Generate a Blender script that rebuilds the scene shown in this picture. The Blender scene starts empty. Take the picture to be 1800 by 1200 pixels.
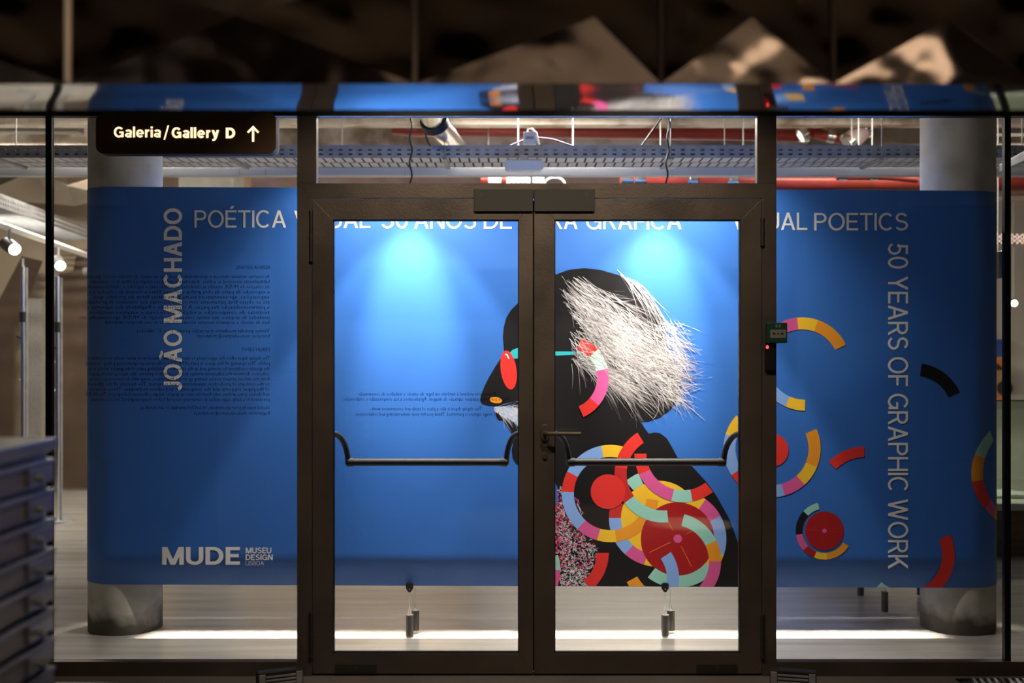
import bpy, math, random
from mathutils import Vector, Matrix

S = bpy.context.scene
C = S.collection
random.seed(7)
CAM_Z = 1.52
F = 2000.0

# ------------------------------------------------------------------ camera
cam = bpy.data.cameras.new('camera')
cam.lens = 40.0
cam.sensor_width = 36.0
cam.clip_start = 0.05
cam.dof.use_dof = True
cam.dof.focus_distance = 5.65
cam.dof.aperture_fstop = 1.6
cam_o = bpy.data.objects.new('camera', cam)
cam_o.location = (0, 0, CAM_Z)
cam_o.rotation_euler = (math.radians(90), 0, 0)
C.objects.link(cam_o)
S.camera = cam_o

# ------------------------------------------------------------------ world, exposure
w = bpy.data.worlds.new('world')
S.world = w
w.use_nodes = True
w.node_tree.nodes['Background'].inputs[0].default_value = (0.9, 0.75, 0.6, 1)
w.node_tree.nodes['Background'].inputs[1].default_value = 0.0
S.view_settings.view_transform = 'Standard'
S.view_settings.look = 'None'
S.view_settings.exposure = 0.0
S.view_settings.gamma = 1.0
S.view_settings.use_curve_mapping = False

WARM = (1.0, 0.86, 0.70)
NEUT = (1.0, 0.93, 0.84)


def lamp(kind, name, loc, power, color, aim=None, **kw):
    d = bpy.data.lights.new(name, kind)
    d.energy = power
    d.color = color
    for k, v in kw.items():
        setattr(d, k, v)
    o = bpy.data.objects.new(name, d)
    o.location = loc
    if aim is not None:
        o.rotation_euler = (Vector(aim) - Vector(loc)).to_track_quat('-Z', 'Y').to_euler()
    C.objects.link(o)
    return o


# two downlights grazing the banner, between the doors and the banner
for lx in (-0.525, 0.748):
    lamp('SPOT', 'banner_downlight', (lx, 5.44, 2.74), 150, (1.0, 0.94, 0.86), aim=(lx, 5.64, 0),
         spot_size=math.radians(60), spot_blend=0.22, shadow_soft_size=0.03)
    lamp('SPOT', 'banner_downlight_beam', (lx, 5.44, 2.738), 380, (1.0, 0.94, 0.86), aim=(lx, 5.87, 1.62),
         spot_size=math.radians(29), spot_blend=0.9, shadow_soft_size=0.03)
    lamp('SPOT', 'banner_downlight_spill', (lx, 5.44, 2.735), 190, (1.0, 0.94, 0.86), aim=(lx, 5.87, 1.75),
         spot_size=math.radians(112), spot_blend=1.0, shadow_soft_size=0.03)
for lx in (-0.525, 0.748):   # sideways glow of the two downlight lenses
    lamp('POINT', 'banner_downlight_glow', (lx, 5.44, 2.715), 12, (1.0, 0.92, 0.82), shadow_soft_size=0.04)
# linear lamp above the far side of the banner: bright strip on the floor
lamp('AREA', 'linear_lamp_light', (0.16, 6.34, 2.99), 70, NEUT, aim=(0.16, 5.92, 0), shape='RECTANGLE', size=4.6, size_y=0.03, spread=math.radians(14))
# unseen gallery lamps, added for the general light of the room
GAL = ((-2.6, 8.02, 3.2, 52), (0.2, 8.02, 3.2, 105), (2.6, 8.02, 3.2, 26), (-4.2, 9.5, 3.25, 130), (-1.2, 11.9, 3.28, 140), (1.6, 11.9, 3.28, 120), (4.4, 9.6, 3.25, 60))
for gx, gy, gz, pw in GAL:
    lamp('AREA', 'gallery_fill_light', (gx, gy, gz), pw, NEUT, aim=(gx, gy, 0), shape='RECTANGLE', size=1.2, size_y=0.12)
# added, unseen downlights in the camera's hall, lighting panels, frame and drawers
HALL = (('right', 1.50, 0.85, 3400, 15, (1.5, 0.9, 0)), ('middle', 0.5, 0.75, 420, 44, (0.5, 0.8, 0)), ('left', -0.30, 1.9, 45, 60, (-1.12, 2.55, 0.95)),
        ('far left', -0.40, 3.6, 92, 80, (-0.45, 5.17, 1.0)), ('far right', 0.60, 3.6, 92, 80, (0.65, 5.17, 1.0)))
for nm_, hx_, hy_, pw, ang, aim_ in HALL:
    lamp('SPOT', 'hall_added_light', (hx_, hy_, 3.1), pw, (1.0, 0.83, 0.64), aim=aim_, spot_size=math.radians(ang), spot_blend=0.7, shadow_soft_size=0.05)

# ------------------------------------------------------------------ helpers
ORG = {}


def px(u, v, d):
    return Vector(((u - 900) / F * d, d, CAM_Z + (600 - v) / F * d))


class G:
    def __init__(self):
        self.v, self.f, self.m = [], [], []

    def poly(self, pts, mi=0):
        n = len(self.v)
        self.v += [tuple(p) for p in pts]
        self.f.append(tuple(range(n, n + len(pts))))
        self.m.append(mi)
        return self

    def hexa(self, p, mi=0):
        n = len(self.v)
        self.v += [tuple(q) for q in p]
        for f in ((0, 3, 2, 1), (4, 5, 6, 7), (0, 1, 5, 4), (1, 2, 6, 5), (2, 3, 7, 6), (3, 0, 4, 7)):
            self.f.append(tuple(n + i for i in f))
            self.m.append(mi)
        return self

    def box(self, x0, x1, y0, y1, z0, z1, mi=0):
        return self.hexa([(x0, y0, z0), (x1, y0, z0), (x1, y1, z0), (x0, y1, z0),
                          (x0, y0, z1), (x1, y0, z1), (x1, y1, z1), (x0, y1, z1)], mi)

    def prism(self, pts, y0, y1, mi=0):
        """outline in x,z (counter-clockwise seen from the front), extruded along y"""
        n = len(self.v)
        k = len(pts)
        self.v += [(p[0], y0, p[1]) for p in pts] + [(p[0], y1, p[1]) for p in pts]
        self.f.append(tuple(range(n, n + k)))
        self.m.append(mi)
        self.f.append(tuple(range(n + 2 * k - 1, n + k - 1, -1)))
        self.m.append(mi)
        for i in range(k):
            j = (i + 1) % k
            self.f.append((n + j, n + i, n + k + i, n + k + j))
            self.m.append(mi)
        return self

    def tube(self, pts, r, n=12, mi=0, cap=True):
        pts = [Vector(p) for p in pts]
        rs = r if isinstance(r, (list, tuple)) else [r] * len(pts)
        base = len(self.v)
        up = None
        for i, p in enumerate(pts):
            t = (pts[min(i + 1, len(pts) - 1)] - pts[max(i - 1, 0)])
            t.normalize()
            if up is None:
                a = Vector((0, 0, 1)) if abs(t.z) < 0.9 else Vector((1, 0, 0))
                up = t.cross(a).normalized()
            else:
                up = (up - t * up.dot(t)).normalized()
            b = t.cross(up)
            for k in range(n):
                an = 2 * math.pi * k / n
                self.v.append(tuple(p + (up * math.cos(an) + b * math.sin(an)) * rs[i]))
        for i in range(len(pts) - 1):
            for k in range(n):
                a = base + i * n + k
                b2 = base + i * n + (k + 1) % n
                self.f.append((a, b2, b2 + n, a + n))
                self.m.append(mi)
        if cap:
            self.f.append(tuple(base + k for k in reversed(range(n))))
            self.f.append(tuple(base + (len(pts) - 1) * n + k for k in range(n)))
            self.m += [mi, mi]
        return self

    def cyl(self, p0, p1, r, n=16, mi=0):
        return self.tube([p0, p1], r, n, mi)

    def obj(self, name, mats, parent=None, loc=None, bevel=0, smooth=False):
        org = ORG[parent.name] if parent is not None else (Vector(loc) if loc is not None else Vector((0, 0, 0)))
        me = bpy.data.meshes.new(name)
        me.from_pydata([(a - org.x, b - org.y, c - org.z) for a, b, c in self.v], [], self.f)
        if not isinstance(mats, (list, tuple)):
            mats = [mats]
        for mm in mats:
            me.materials.append(mm)
        me.polygons.foreach_set('material_index', self.m)
        if smooth:
            me.polygons.foreach_set('use_smooth', [True] * len(me.polygons))
            me.set_sharp_from_angle(angle=math.radians(40))
        me.update()
        o = bpy.data.objects.new(name, me)
        C.objects.link(o)
        if parent is not None:
            o.parent = parent
        else:
            o.location = org
        ORG[o.name] = org
        if bevel:
            b = o.modifiers.new('bevel', 'BEVEL')
            b.width = bevel
            b.segments = 2
            b.limit_method = 'ANGLE'
        return o


def tag(o, label, cat, group=None):
    o['label'] = label
    o['category'] = cat
    if group:
        o['group'] = group
    return o


def thing(name, label, cat, loc=(0, 0, 0), group=None):
    o = bpy.data.objects.new(name, None)
    o.empty_display_size = 0.1
    o.location = loc
    C.objects.link(o)
    ORG[o.name] = Vector(loc)
    if label:
        tag(o, label, cat, group)
    return o


def struct(o, label=None):
    o['kind'] = 'structure'
    if label:
        o['label'] = label
    return o


def sroot(name, loc, label=None):
    o = bpy.data.objects.new(name, None)
    o.location = loc
    C.objects.link(o)
    ORG[o.name] = Vector(loc)
    return struct(o, label)


def srgb(r, g, b):
    def f(c):
        c /= 255.0
        return c / 12.92 if c <= 0.04045 else ((c + 0.055) / 1.055) ** 2.4
    return (f(r), f(g), f(b), 1)


def mat(name, col, rough=0.5, metal=0.0, col2=None, nscale=5.0, stretch=(1, 1, 1), bump=0.0, bscale=40.0, spec=0.5,
        rvar=0.0, emit=None, estr=0.0, detail=6, lo=0.35, hi=0.65, bstretch=None, bdetail=4):
    m = bpy.data.materials.new(name)
    m.use_nodes = True
    nt = m.node_tree
    b = nt.nodes['Principled BSDF']
    b.inputs['Base Color'].default_value = col
    b.inputs['Roughness'].default_value = rough
    b.inputs['Metallic'].default_value = metal
    b.inputs['Specular IOR Level'].default_value = spec
    if emit:
        b.inputs['Emission Color'].default_value = emit
        b.inputs['Emission Strength'].default_value = estr
    tc = nt.nodes.new('ShaderNodeTexCoord')
    if col2 is not None or rvar:
        mp = nt.nodes.new('ShaderNodeMapping')
        mp.inputs['Scale'].default_value = stretch
        nt.links.new(tc.outputs['Object'], mp.inputs[0])
        n = nt.nodes.new('ShaderNodeTexNoise')
        n.inputs['Scale'].default_value = nscale
        n.inputs['Detail'].default_value = detail
        nt.links.new(mp.outputs[0], n.inputs['Vector'])
        if col2 is not None:
            r = nt.nodes.new('ShaderNodeValToRGB')
            r.color_ramp.elements[0].position = lo
            r.color_ramp.elements[1].position = hi
            r.color_ramp.elements[0].color = col
            r.color_ramp.elements[1].color = col2
            nt.links.new(n.outputs['Fac'], r.inputs[0])
            nt.links.new(r.outputs[0], b.inputs['Base Color'])
        if rvar:
            mr = nt.nodes.new('ShaderNodeMapRange')
            mr.inputs[1].default_value = 0.3
            mr.inputs[2].default_value = 0.7
            mr.inputs[3].default_value = max(0.01, rough - rvar)
            mr.inputs[4].default_value = rough + rvar
            nt.links.new(n.outputs['Fac'], mr.inputs[0])
            nt.links.new(mr.outputs[0], b.inputs['Roughness'])
    if bump:
        n2 = nt.nodes.new('ShaderNodeTexNoise')
        n2.inputs['Scale'].default_value = bscale
        n2.inputs['Detail'].default_value = bdetail
        if bstretch:
            mp2 = nt.nodes.new('ShaderNodeMapping')
            mp2.inputs['Scale'].default_value = bstretch
            nt.links.new(tc.outputs['Object'], mp2.inputs[0])
            nt.links.new(mp2.outputs[0], n2.inputs['Vector'])
        else:
            nt.links.new(tc.outputs['Object'], n2.inputs['Vector'])
        bp = nt.nodes.new('ShaderNodeBump')
        bp.inputs['Strength'].default_value = bump
        bp.inputs['Distance'].default_value = 0.02
        nt.links.new(n2.outputs['Fac'], bp.inputs['Height'])
        nt.links.new(bp.outputs[0], b.inputs['Normal'])
    return m


def glass_mat(name, tint=(0.95, 0.96, 0.95, 1)):
    m = bpy.data.materials.new(name)
    m.use_nodes = True
    nt = m.node_tree
    nt.nodes.clear()
    out = nt.nodes.new('ShaderNodeOutputMaterial')
    mix = nt.nodes.new('ShaderNodeMixShader')
    tr = nt.nodes.new('ShaderNodeBsdfTransparent')
    tr.inputs[0].default_value = tint
    gl = nt.nodes.new('ShaderNodeBsdfGlossy')
    gl.inputs['Roughness'].default_value = 0.0
    gl.inputs['Color'].default_value = (1, 1, 1, 1)
    fr = nt.nodes.new('ShaderNodeFresnel')
    fr.inputs[0].default_value = 1.45
    nt.links.new(fr.outputs[0], mix.inputs[0])
    nt.links.new(tr.outputs[0], mix.inputs[1])
    nt.links.new(gl.outputs[0], mix.inputs[2])
    nt.links.new(mix.outputs[0], out.inputs[0])
    return m


# ------------------------------------------------------------------ materials
M = {}
M['bronze'] = mat('dark bronze brushed metal', (0.095, 0.077, 0.063, 1), 0.40, 0.45, col2=(0.135, 0.103, 0.080, 1), nscale=3, rvar=0.08, bump=0.05, bscale=90)
M['bronze_dark'] = mat('dark bronze hardware', (0.045, 0.038, 0.033, 1), 0.55, 0.2)
M['plate_grey'] = mat('grey coated plate', (0.032, 0.031, 0.027, 1), 0.5, 0.3)
M['black'] = mat('black metal', (0.006, 0.006, 0.006, 1), 0.45, 0.0)
M['glass'] = glass_mat('clear glass')
M['panelmetal'] = mat('rippled polished brown steel', (0.50, 0.42, 0.35, 1), 0.12, 1.0, bump=0.55, bscale=9.0, bdetail=0.4, rvar=0.03, nscale=4)
M['soffitmetal'] = mat('polished steel soffit', (0.80, 0.80, 0.82, 1), 0.06, 1.0, bump=0.10, bscale=3.0, bdetail=0)
M['seam'] = mat('panel seam', (0.55, 0.46, 0.38, 1), 0.6, 0.2)
M['farmetal'] = mat('far polished steel panels', (0.85, 0.82, 0.78, 1), 0.32, 0.9, bump=0.4, bscale=2.2, bdetail=0.5)
M['galv'] = mat('galvanised steel', (0.30, 0.30, 0.305, 1), 0.5, 0.5, col2=(0.40, 0.40, 0.40, 1), nscale=14)
M['galv_lit'] = mat('galvanised plate lightened for bounce light', (0.66, 0.65, 0.62, 1), 0.5, 0.15, col2=(0.78, 0.77, 0.74, 1), nscale=14)  # tray underside: lighter copy of galv, floor bounce light put into the colour
M['galvpaint'] = mat('grey painted trunking', (0.56, 0.555, 0.54, 1), 0.5, 0.05)
M['redpipe'] = mat('red painted pipe', (0.36, 0.045, 0.028, 1), 0.35, 0.0, col2=(0.27, 0.035, 0.022, 1), nscale=6)
M['chrome'] = mat('bright steel clamp', (0.85, 0.84, 0.82, 1), 0.18, 1.0)
M['white'] = mat('white plastic', (0.80, 0.79, 0.76, 1), 0.4)
M['cable'] = mat('black cable', (0.01, 0.01, 0.011, 1), 0.5)
M['violet'] = mat('violet cable', (0.22, 0.06, 0.32, 1), 0.4)
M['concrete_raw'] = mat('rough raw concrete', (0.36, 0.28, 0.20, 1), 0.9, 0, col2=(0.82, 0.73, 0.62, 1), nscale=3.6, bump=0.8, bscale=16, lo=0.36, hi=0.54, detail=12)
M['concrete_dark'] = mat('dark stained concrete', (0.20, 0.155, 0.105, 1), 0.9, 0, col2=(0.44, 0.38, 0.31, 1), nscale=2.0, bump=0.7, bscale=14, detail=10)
M['pinkbeam'] = mat('pinkish painted concrete', (0.52, 0.36, 0.31, 1), 0.8, 0, col2=(0.64, 0.52, 0.46, 1), nscale=5, bump=0.3)
M['wall_beige'] = mat('beige plaster', (0.46, 0.37, 0.26, 1), 0.9, 0, col2=(0.54, 0.44, 0.32, 1), nscale=3)
M['wall_white'] = mat('off white wall', (0.72, 0.68, 0.60, 1), 0.85)
M['brownboard'] = mat('dark brown board', (0.10, 0.062, 0.038, 1), 0.6, 0, col2=(0.075, 0.045, 0.03, 1), nscale=4)
M['greyfelt'] = mat('grey felt', (0.17, 0.155, 0.13, 1), 0.95, 0, col2=(0.24, 0.22, 0.19, 1), nscale=60, bump=0.3, bscale=160)
M['hallwall'] = mat('dark hall wall', (0.055, 0.045, 0.038, 1), 0.8)
M['hallceiling'] = mat('brown hall ceiling', (0.75, 0.62, 0.50, 1), 0.8)
M['hallfloor'] = mat('dark hall floor', (0.15, 0.13, 0.12, 1), 0.30, 0, col2=(0.19, 0.165, 0.15, 1), nscale=4)
M['cabinet'] = mat('grey lacquered steel', (0.20, 0.20, 0.235, 1), 0.28, 0.35)
M['cabinet_dark'] = mat('dark cabinet gap', (0.02, 0.02, 0.025, 1), 0.6)
M['drawerface'] = mat('grey brown drawer front', (0.19, 0.165, 0.15, 1), 0.4, 0.1)
M['weight'] = mat('dark grey steel weight', (0.09, 0.085, 0.08, 1), 0.45, 0.6)
M['clip'] = mat('black clip', (0.008, 0.008, 0.008, 1), 0.4)
M['wire'] = mat('white cord', (0.75, 0.73, 0.68, 1), 0.5)
M['signbrown'] = mat('dark brown sign face', (0.11, 0.058, 0.024, 1), 0.5, 0.0)
M['signglow'] = mat('lit letters', (1, 0.85, 0.65, 1), 0.5, emit=(1.0, 0.70, 0.40, 1), estr=1.7)
M['green'] = mat('dark green plastic', (0.008, 0.055, 0.03, 1), 0.4)
M['greyinset'] = mat('pale grey inset', (0.20, 0.18, 0.16, 1), 0.5)
M['led'] = mat('red indicator', (1, 0.05, 0.05, 1), 0.4, emit=(1.0, 0.03, 0.03, 1), estr=6)
M['text_black'] = mat('black vinyl', (0.006, 0.006, 0.010, 1), 0.5)
M['lampdisc'] = mat('lit lamp lens', (1, 1, 1, 1), 0.4, emit=(1, 0.85, 0.6, 1), estr=12)
M['lampgrey'] = mat('grey lamp body', (0.20, 0.19, 0.18, 1), 0.4, 0.2)
M['tubewhite'] = mat('white lamp diffuser', (0.9, 0.9, 0.88, 1), 0.4)
M['wood'] = mat('brown wooden base', (0.17, 0.105, 0.055, 1), 0.5, 0, col2=(0.22, 0.14, 0.075, 1), nscale=6, stretch=(1, 1, 6))
M['vglass'] = glass_mat('greenish case glass', (0.90, 0.95, 0.91, 1))
M['paperwhite'] = mat('white paper', (0.75, 0.73, 0.68, 1), 0.8)
M['orange_paint'] = mat('orange paint', (0.75, 0.22, 0.04, 1), 0.7)
M['tan_paint'] = mat('tan paint', (0.62, 0.40, 0.16, 1), 0.7)
M['brown_paint'] = mat('brown paint', (0.06, 0.04, 0.025, 1), 0.7)
M['blue_paint'] = mat('blue paint', (0.05, 0.10, 0.40, 1), 0.7)

# banner inks
INK = {
    'blue': (0.026, 0.130, 0.46, 1), 'white': (0.80, 0.77, 0.74, 1), 'black': (0.010, 0.009, 0.010, 1),
    'red': (0.72, 0.035, 0.028, 1), 'midred': (0.52, 0.024, 0.024, 1), 'darkred': (0.36, 0.012, 0.014, 1), 'pink': (0.66, 0.095, 0.29, 1),
    'yellow': (0.86, 0.50, 0.030, 1), 'orange': (0.78, 0.29, 0.022, 1), 'sky': (0.23, 0.39, 0.76, 1),
    'mint': (0.30, 0.60, 0.50, 1), 'palemint': (0.56, 0.80, 0.70, 1), 'teal': (0.03, 0.42, 0.47, 1), 'hair': (0.62, 0.58, 0.57, 1),
    'hairgrey': (0.28, 0.25, 0.25, 1),
}
INKM = {}
for k, c in INK.items():
    INKM[k] = mat('print ' + k, c, 0.42, 0.0, spec=0.35)
INKM['blue'] = mat('print blue', INK['blue'], 0.5, 0.0, col2=(0.028, 0.138, 0.48, 1), nscale=3, spec=0.6, bump=0.03, bscale=1.5)


def floor_material():
    m = bpy.data.materials.new('polished pale resin floor')
    m.use_nodes = True
    nt = m.node_tree
    b = nt.nodes['Principled BSDF']
    tc = nt.nodes.new('ShaderNodeTexCoord')
    mp = nt.nodes.new('ShaderNodeMapping')
    mp.inputs['Scale'].default_value = (0.5, 5.0, 1)
    nt.links.new(tc.outputs['Object'], mp.inputs[0])
    n = nt.nodes.new('ShaderNodeTexNoise')
    n.inputs['Scale'].default_value = 2.0
    n.inputs['Detail'].default_value = 9
    nt.links.new(mp.outputs[0], n.inputs['Vector'])
    r = nt.nodes.new('ShaderNodeValToRGB')
    r.color_ramp.elements[0].position = 0.3
    r.color_ramp.elements[1].position = 0.62
    r.color_ramp.elements[0].color = (0.23, 0.205, 0.175, 1)
    r.color_ramp.elements[1].color = (0.34, 0.315, 0.28, 1)
    nt.links.new(n.outputs['Fac'], r.inputs[0])
    nt.links.new(r.outputs[0], b.inputs['Base Color'])
    mr = nt.nodes.new('ShaderNodeMapRange')
    mr.inputs[3].default_value = 0.14
    mr.inputs[4].default_value = 0.30
    nt.links.new(n.outputs['Fac'], mr.inputs[0])
    nt.links.new(mr.outputs[0], b.inputs['Roughness'])
    bp = nt.nodes.new('ShaderNodeBump')
    bp.inputs['Strength'].default_value = 0.10
    bp.inputs['Distance'].default_value = 0.01
    nt.links.new(n.outputs['Fac'], bp.inputs['Height'])
    nt.links.new(bp.outputs[0], b.inputs['Normal'])
    return m


def column_material():
    m = bpy.data.materials.new('smooth grey concrete with stained foot')
    m.use_nodes = True
    nt = m.node_tree
    b = nt.nodes['Principled BSDF']
    b.inputs['Roughness'].default_value = 0.75
    tc = nt.nodes.new('ShaderNodeTexCoord')
    n = nt.nodes.new('ShaderNodeTexNoise')
    n.inputs['Scale'].default_value = 7
    n.inputs['Detail'].default_value = 10
    nt.links.new(tc.outputs['Object'], n.inputs['Vector'])
    r = nt.nodes.new('ShaderNodeValToRGB')
    r.color_ramp.elements[0].position = 0.32
    r.color_ramp.elements[1].position = 0.62
    r.color_ramp.elements[0].color = (0.36, 0.33, 0.27, 1)
    r.color_ramp.elements[1].color = (0.48, 0.45, 0.38, 1)
    nt.links.new(n.outputs['Fac'], r.inputs[0])
    sep = nt.nodes.new('ShaderNodeSeparateXYZ')
    nt.links.new(tc.outputs['Object'], sep.inputs[0])
    ad = nt.nodes.new('ShaderNodeMath')
    ad.operation = 'MULTIPLY_ADD'
    ad.inputs[1].default_value = 0.22
    nt.links.new(n.outputs['Fac'], ad.inputs[0])
    nt.links.new(sep.outputs['Z'], ad.inputs[2])
    r2 = nt.nodes.new('ShaderNodeValToRGB')
    r2.color_ramp.elements[0].position = 0.17
    r2.color_ramp.elements[1].position = 0.25
    r2.color_ramp.elements[0].color = (0.14, 0.135, 0.11, 1)
    r2.color_ramp.elements[1].color = (1, 1, 1, 1)
    nt.links.new(ad.outputs[0], r2.inputs[0])
    mx = nt.nodes.new('ShaderNodeMix')
    mx.data_type = 'RGBA'
    mx.blend_type = 'MULTIPLY'
    mx.inputs[0].default_value = 1.0
    nt.links.new(r.outputs[0], mx.inputs[6])
    nt.links.new(r2.outputs[0], mx.inputs[7])
    nt.links.new(mx.outputs[2], b.inputs['Base Color'])
    bp = nt.nodes.new('ShaderNodeBump')
    bp.inputs['Strength'].default_value = 0.25
    bp.inputs['Distance'].default_value = 0.01
    nt.links.new(n.outputs['Fac'], bp.inputs['Height'])
    nt.links.new(bp.outputs[0], b.inputs['Normal'])
    return m


M['floor'] = floor_material()
M['column'] = column_material()

# ------------------------------------------------------------------ setting
DY = 5.17          # front of the door frame
struct(G().box(-6.0, 6.5, DY + 0.03, 13.5, -0.06, 0.0).obj('floor', M['floor']))
struct(G().box(-6.0, 6.5, -4.0, DY + 0.03, -0.06, 0.0).obj('floor', M['hallfloor']))
struct(G().box(-6.0, 6.5, DY + 0.05, 13.5, 3.40, 3.5).obj('ceiling', M['concrete_raw']))
struct(G().box(-6.0, 6.5, -4.0, DY + 0.05, 3.25, 3.35).obj('ceiling', M['hallceiling']))
struct(G().box(-6.0, -0.5, 12.2, 12.4, 0, 3.4).obj('wall_back', M['wall_beige']))
struct(G().box(-0.5, 6.5, 12.6, 12.8, 0, 3.4).obj('wall_back', M['wall_white']))
struct(G().box(-6.1, -6.0, -4.0, 13.5, 0, 3.5).obj('wall_left', M['hallwall']))
struct(G().box(6.5, 6.6, -4.0, 13.5, 0, 3.5).obj('wall_right', M['hallwall']))
struct(G().box(-6.0, 6.5, -4.1, -4.0, 0, 3.4).obj('wall_front', M['hallwall']))
HEAD = 2.545
struct(G().box(-6.0, 6.5, DY, DY + 0.08, HEAD + 0.045, 3.4).obj('wall_lintel', M['hallwall']))


def X(u, d=DY):
    return (u - 900) / F * d


def Z(v, d=DY):
    return CAM_Z + (600 - v) / F * d


# frame of the glazed front
fr = sroot('trim_1', (X(938), DY, 0), 'dark bronze door surround with transom and upper posts')
g = G().box(X(522), X(548), DY, DY + 0.05, 0, Z(322))
g.obj('jamb', M['bronze'], fr, bevel=0.002)
G().box(X(1340), X(1365), DY, DY + 0.05, 0, Z(322)).obj('jamb', M['bronze'], fr, bevel=0.002)
G().prism([(X(522), Z(322)), (X(548), Z(348)), (X(1340), Z(348)), (X(1365), Z(322))], DY - 0.0006, DY + 0.049).obj('transom', M['bronze'], fr, bevel=0.001)
for a, b in ((522, 556), (1331, 1365)):
    G().box(X(a), X(b), DY, DY + 0.05, Z(322), HEAD).obj('upper_post', M['bronze'], fr, bevel=0.002)
G().box(X(548) + 0.002, X(1340) - 0.002, DY + 0.02, DY + 0.05, 0, 0.008).obj('threshold', M['bronze_dark'], fr)
struct(G().box(-5.9, 6.4, DY, DY + 0.05, HEAD, HEAD + 0.045).obj('trim_2', M['black']), 'black head rail above the glass front')

# side windows
win1 = sroot('window_1', (-3.2, DY, 0), 'glass side panel left of the doors with black post')
win2 = sroot('window_2', (3.2, DY, 0), 'glass side panel right of the doors with black post')
GY = DY + 0.03
for win, x0, x1, p0, p1 in ((win1, -5.9, X(522), X(77), X(88)), (win2, X(1365), 6.4, X(1769), X(1780))):
    G().box(x0, p0 if win is win1 else p0, GY, GY + 0.012, 0.065, HEAD).obj('glass_pane', M['glass'], win)
    G().box(p1, x1, GY, GY + 0.012, 0.065, HEAD).obj('glass_pane', M['glass'], win)
    G().box(p0, p1, DY + 0.018, DY + 0.046, 0.065, HEAD).obj('post', M['black'], win)
    G().box(x0, x1, DY, DY + 0.05, 0.0, 0.065).obj('sill', M['bronze'], win, bevel=0.002)
win3 = sroot('window_3', (X(943), DY, HEAD - 0.3), 'clear glass fanlight above the double doors')
G().box(X(556), X(1331), GY, GY + 0.012, Z(322), HEAD).obj('glass_pane', M['glass'], win3)


# ------------------------------------------------------------------ doors
def door(name, l, r, s0, s1, label):
    """l,r outer pixels of the leaf; s0,s1 the glass opening"""
    d = sroot(name, ((X(l) + X(r)) / 2, DY, 0), label)
    y0, y1 = DY + 0.004, DY + 0.046
    zt, zb = Z(348) - 0.003, 0.010
    zgt, zgb = Z(386), Z(1149)
    a, b = X(l) + 0.0025, X(r) - 0.0025
    A, B = X(s0), X(s1)
    G().prism([(a, zb), (A, zgb), (A, zgt), (a, zt)], y0, y1).obj('stile', M['bronze'], d, bevel=0.0015)
    G().prism([(b, zb), (b, zt), (B, zgt), (B, zgb)], y0, y1).obj('stile', M['bronze'], d, bevel=0.0015)
    G().prism([(a, zt), (A, zgt), (B, zgt), (b, zt)], y0, y1).obj('top_rail', M['bronze'], d, bevel=0.0015)
    G().prism([(a, zb), (b, zb), (B, zgb), (A, zgb)], y0, y1).obj('bottom_rail', M['bronze'], d, bevel=0.0015)
    G().box(A - 0.004, B + 0.004, DY + 0.028, DY + 0.040, zgb - 0.004, zgt + 0.004).obj('glass_pane', M['glass'], d)
    bead = G()
    for q in ((A, A + 0.004, zgb, zgt), (B - 0.004, B, zgb, zgt)):
        bead.box(q[0], q[1], DY + 0.012, DY + 0.042, q[2], q[3])
    for q in ((zgb, zgb + 0.004), (zgt - 0.004, zgt)):
        bead.box(A + 0.004, B - 0.004, DY + 0.012, DY + 0.042, q[0], q[1])
    bead.obj('glazing_bead', M['black'], d)
    return d


d1 = door('door_1', 548, 938, 585, 912, 'left leaf of the bronze framed glass double door')
d2 = door('door_2', 938, 1340, 975, 1302, 'right leaf of the bronze framed glass double door with lever handle')

G().box(X(930), X(946), DY + 0.0465, DY + 0.052, 0.012, Z(350)).obj('meeting_strip', M['bronze'], d2)

for d, hx, spans in ((d1, 547.5, ((372, 458), (1076, 1152))), (d2, 1339.5, ((385, 430), (1080, 1152)))):
    for v0, v1 in spans:
        hz0, hz1 = Z(v1), Z(v0)
        k = G().tube([(X(hx), DY - 0.008, hz0), (X(hx), DY - 0.008, hz1)], 0.0085, 14)
        h = k.obj('hinge', M['plate_grey'], d, smooth=True)
        kk = G()
        for zz in (hz0, hz1, (hz0 + hz1) / 2):
            kk.tube([(X(hx), DY - 0.008, zz - 0.004), (X(hx), DY - 0.008, zz + 0.004)], 0.0098, 14)
        kk.obj('hinge_cap', M['bronze_dark'], h, smooth=True)

# closer / lock plates at the head
for d, a, b in ((d1, 833, 937), (d2, 939, 1045)):
    pl = G().box(X(a), X(b), DY - 0.012, DY + 0.003, Z(372), Z(333)).obj('lock_plate', M['plate_grey'], d, bevel=0.002)
    sc = G()
    for u in ((a + 12), (b - 14)):
        sc.cyl((X(u), DY - 0.0135, Z(344)), (X(u), DY - 0.011, Z(344)), 0.004, 12)
    sc.obj('screw', M['chrome'], pl)
# floor bolt plates
for d, a, b, key in ((d1, 589, 662, 625), (d2, 1224, 1296, 1261)):
    pl = G().box(X(a), X(b), DY - 0.001, DY + 0.005, Z(1182), Z(1167)).obj('bolt_plate', M['plate_grey'], d, bevel=0.001)
    G().tube([(X(key), DY - 0.003, Z(1174)), (X(key), DY, Z(1174))], 0.009, 18).obj('cylinder_lock', M['bronze_dark'], pl)


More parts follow.
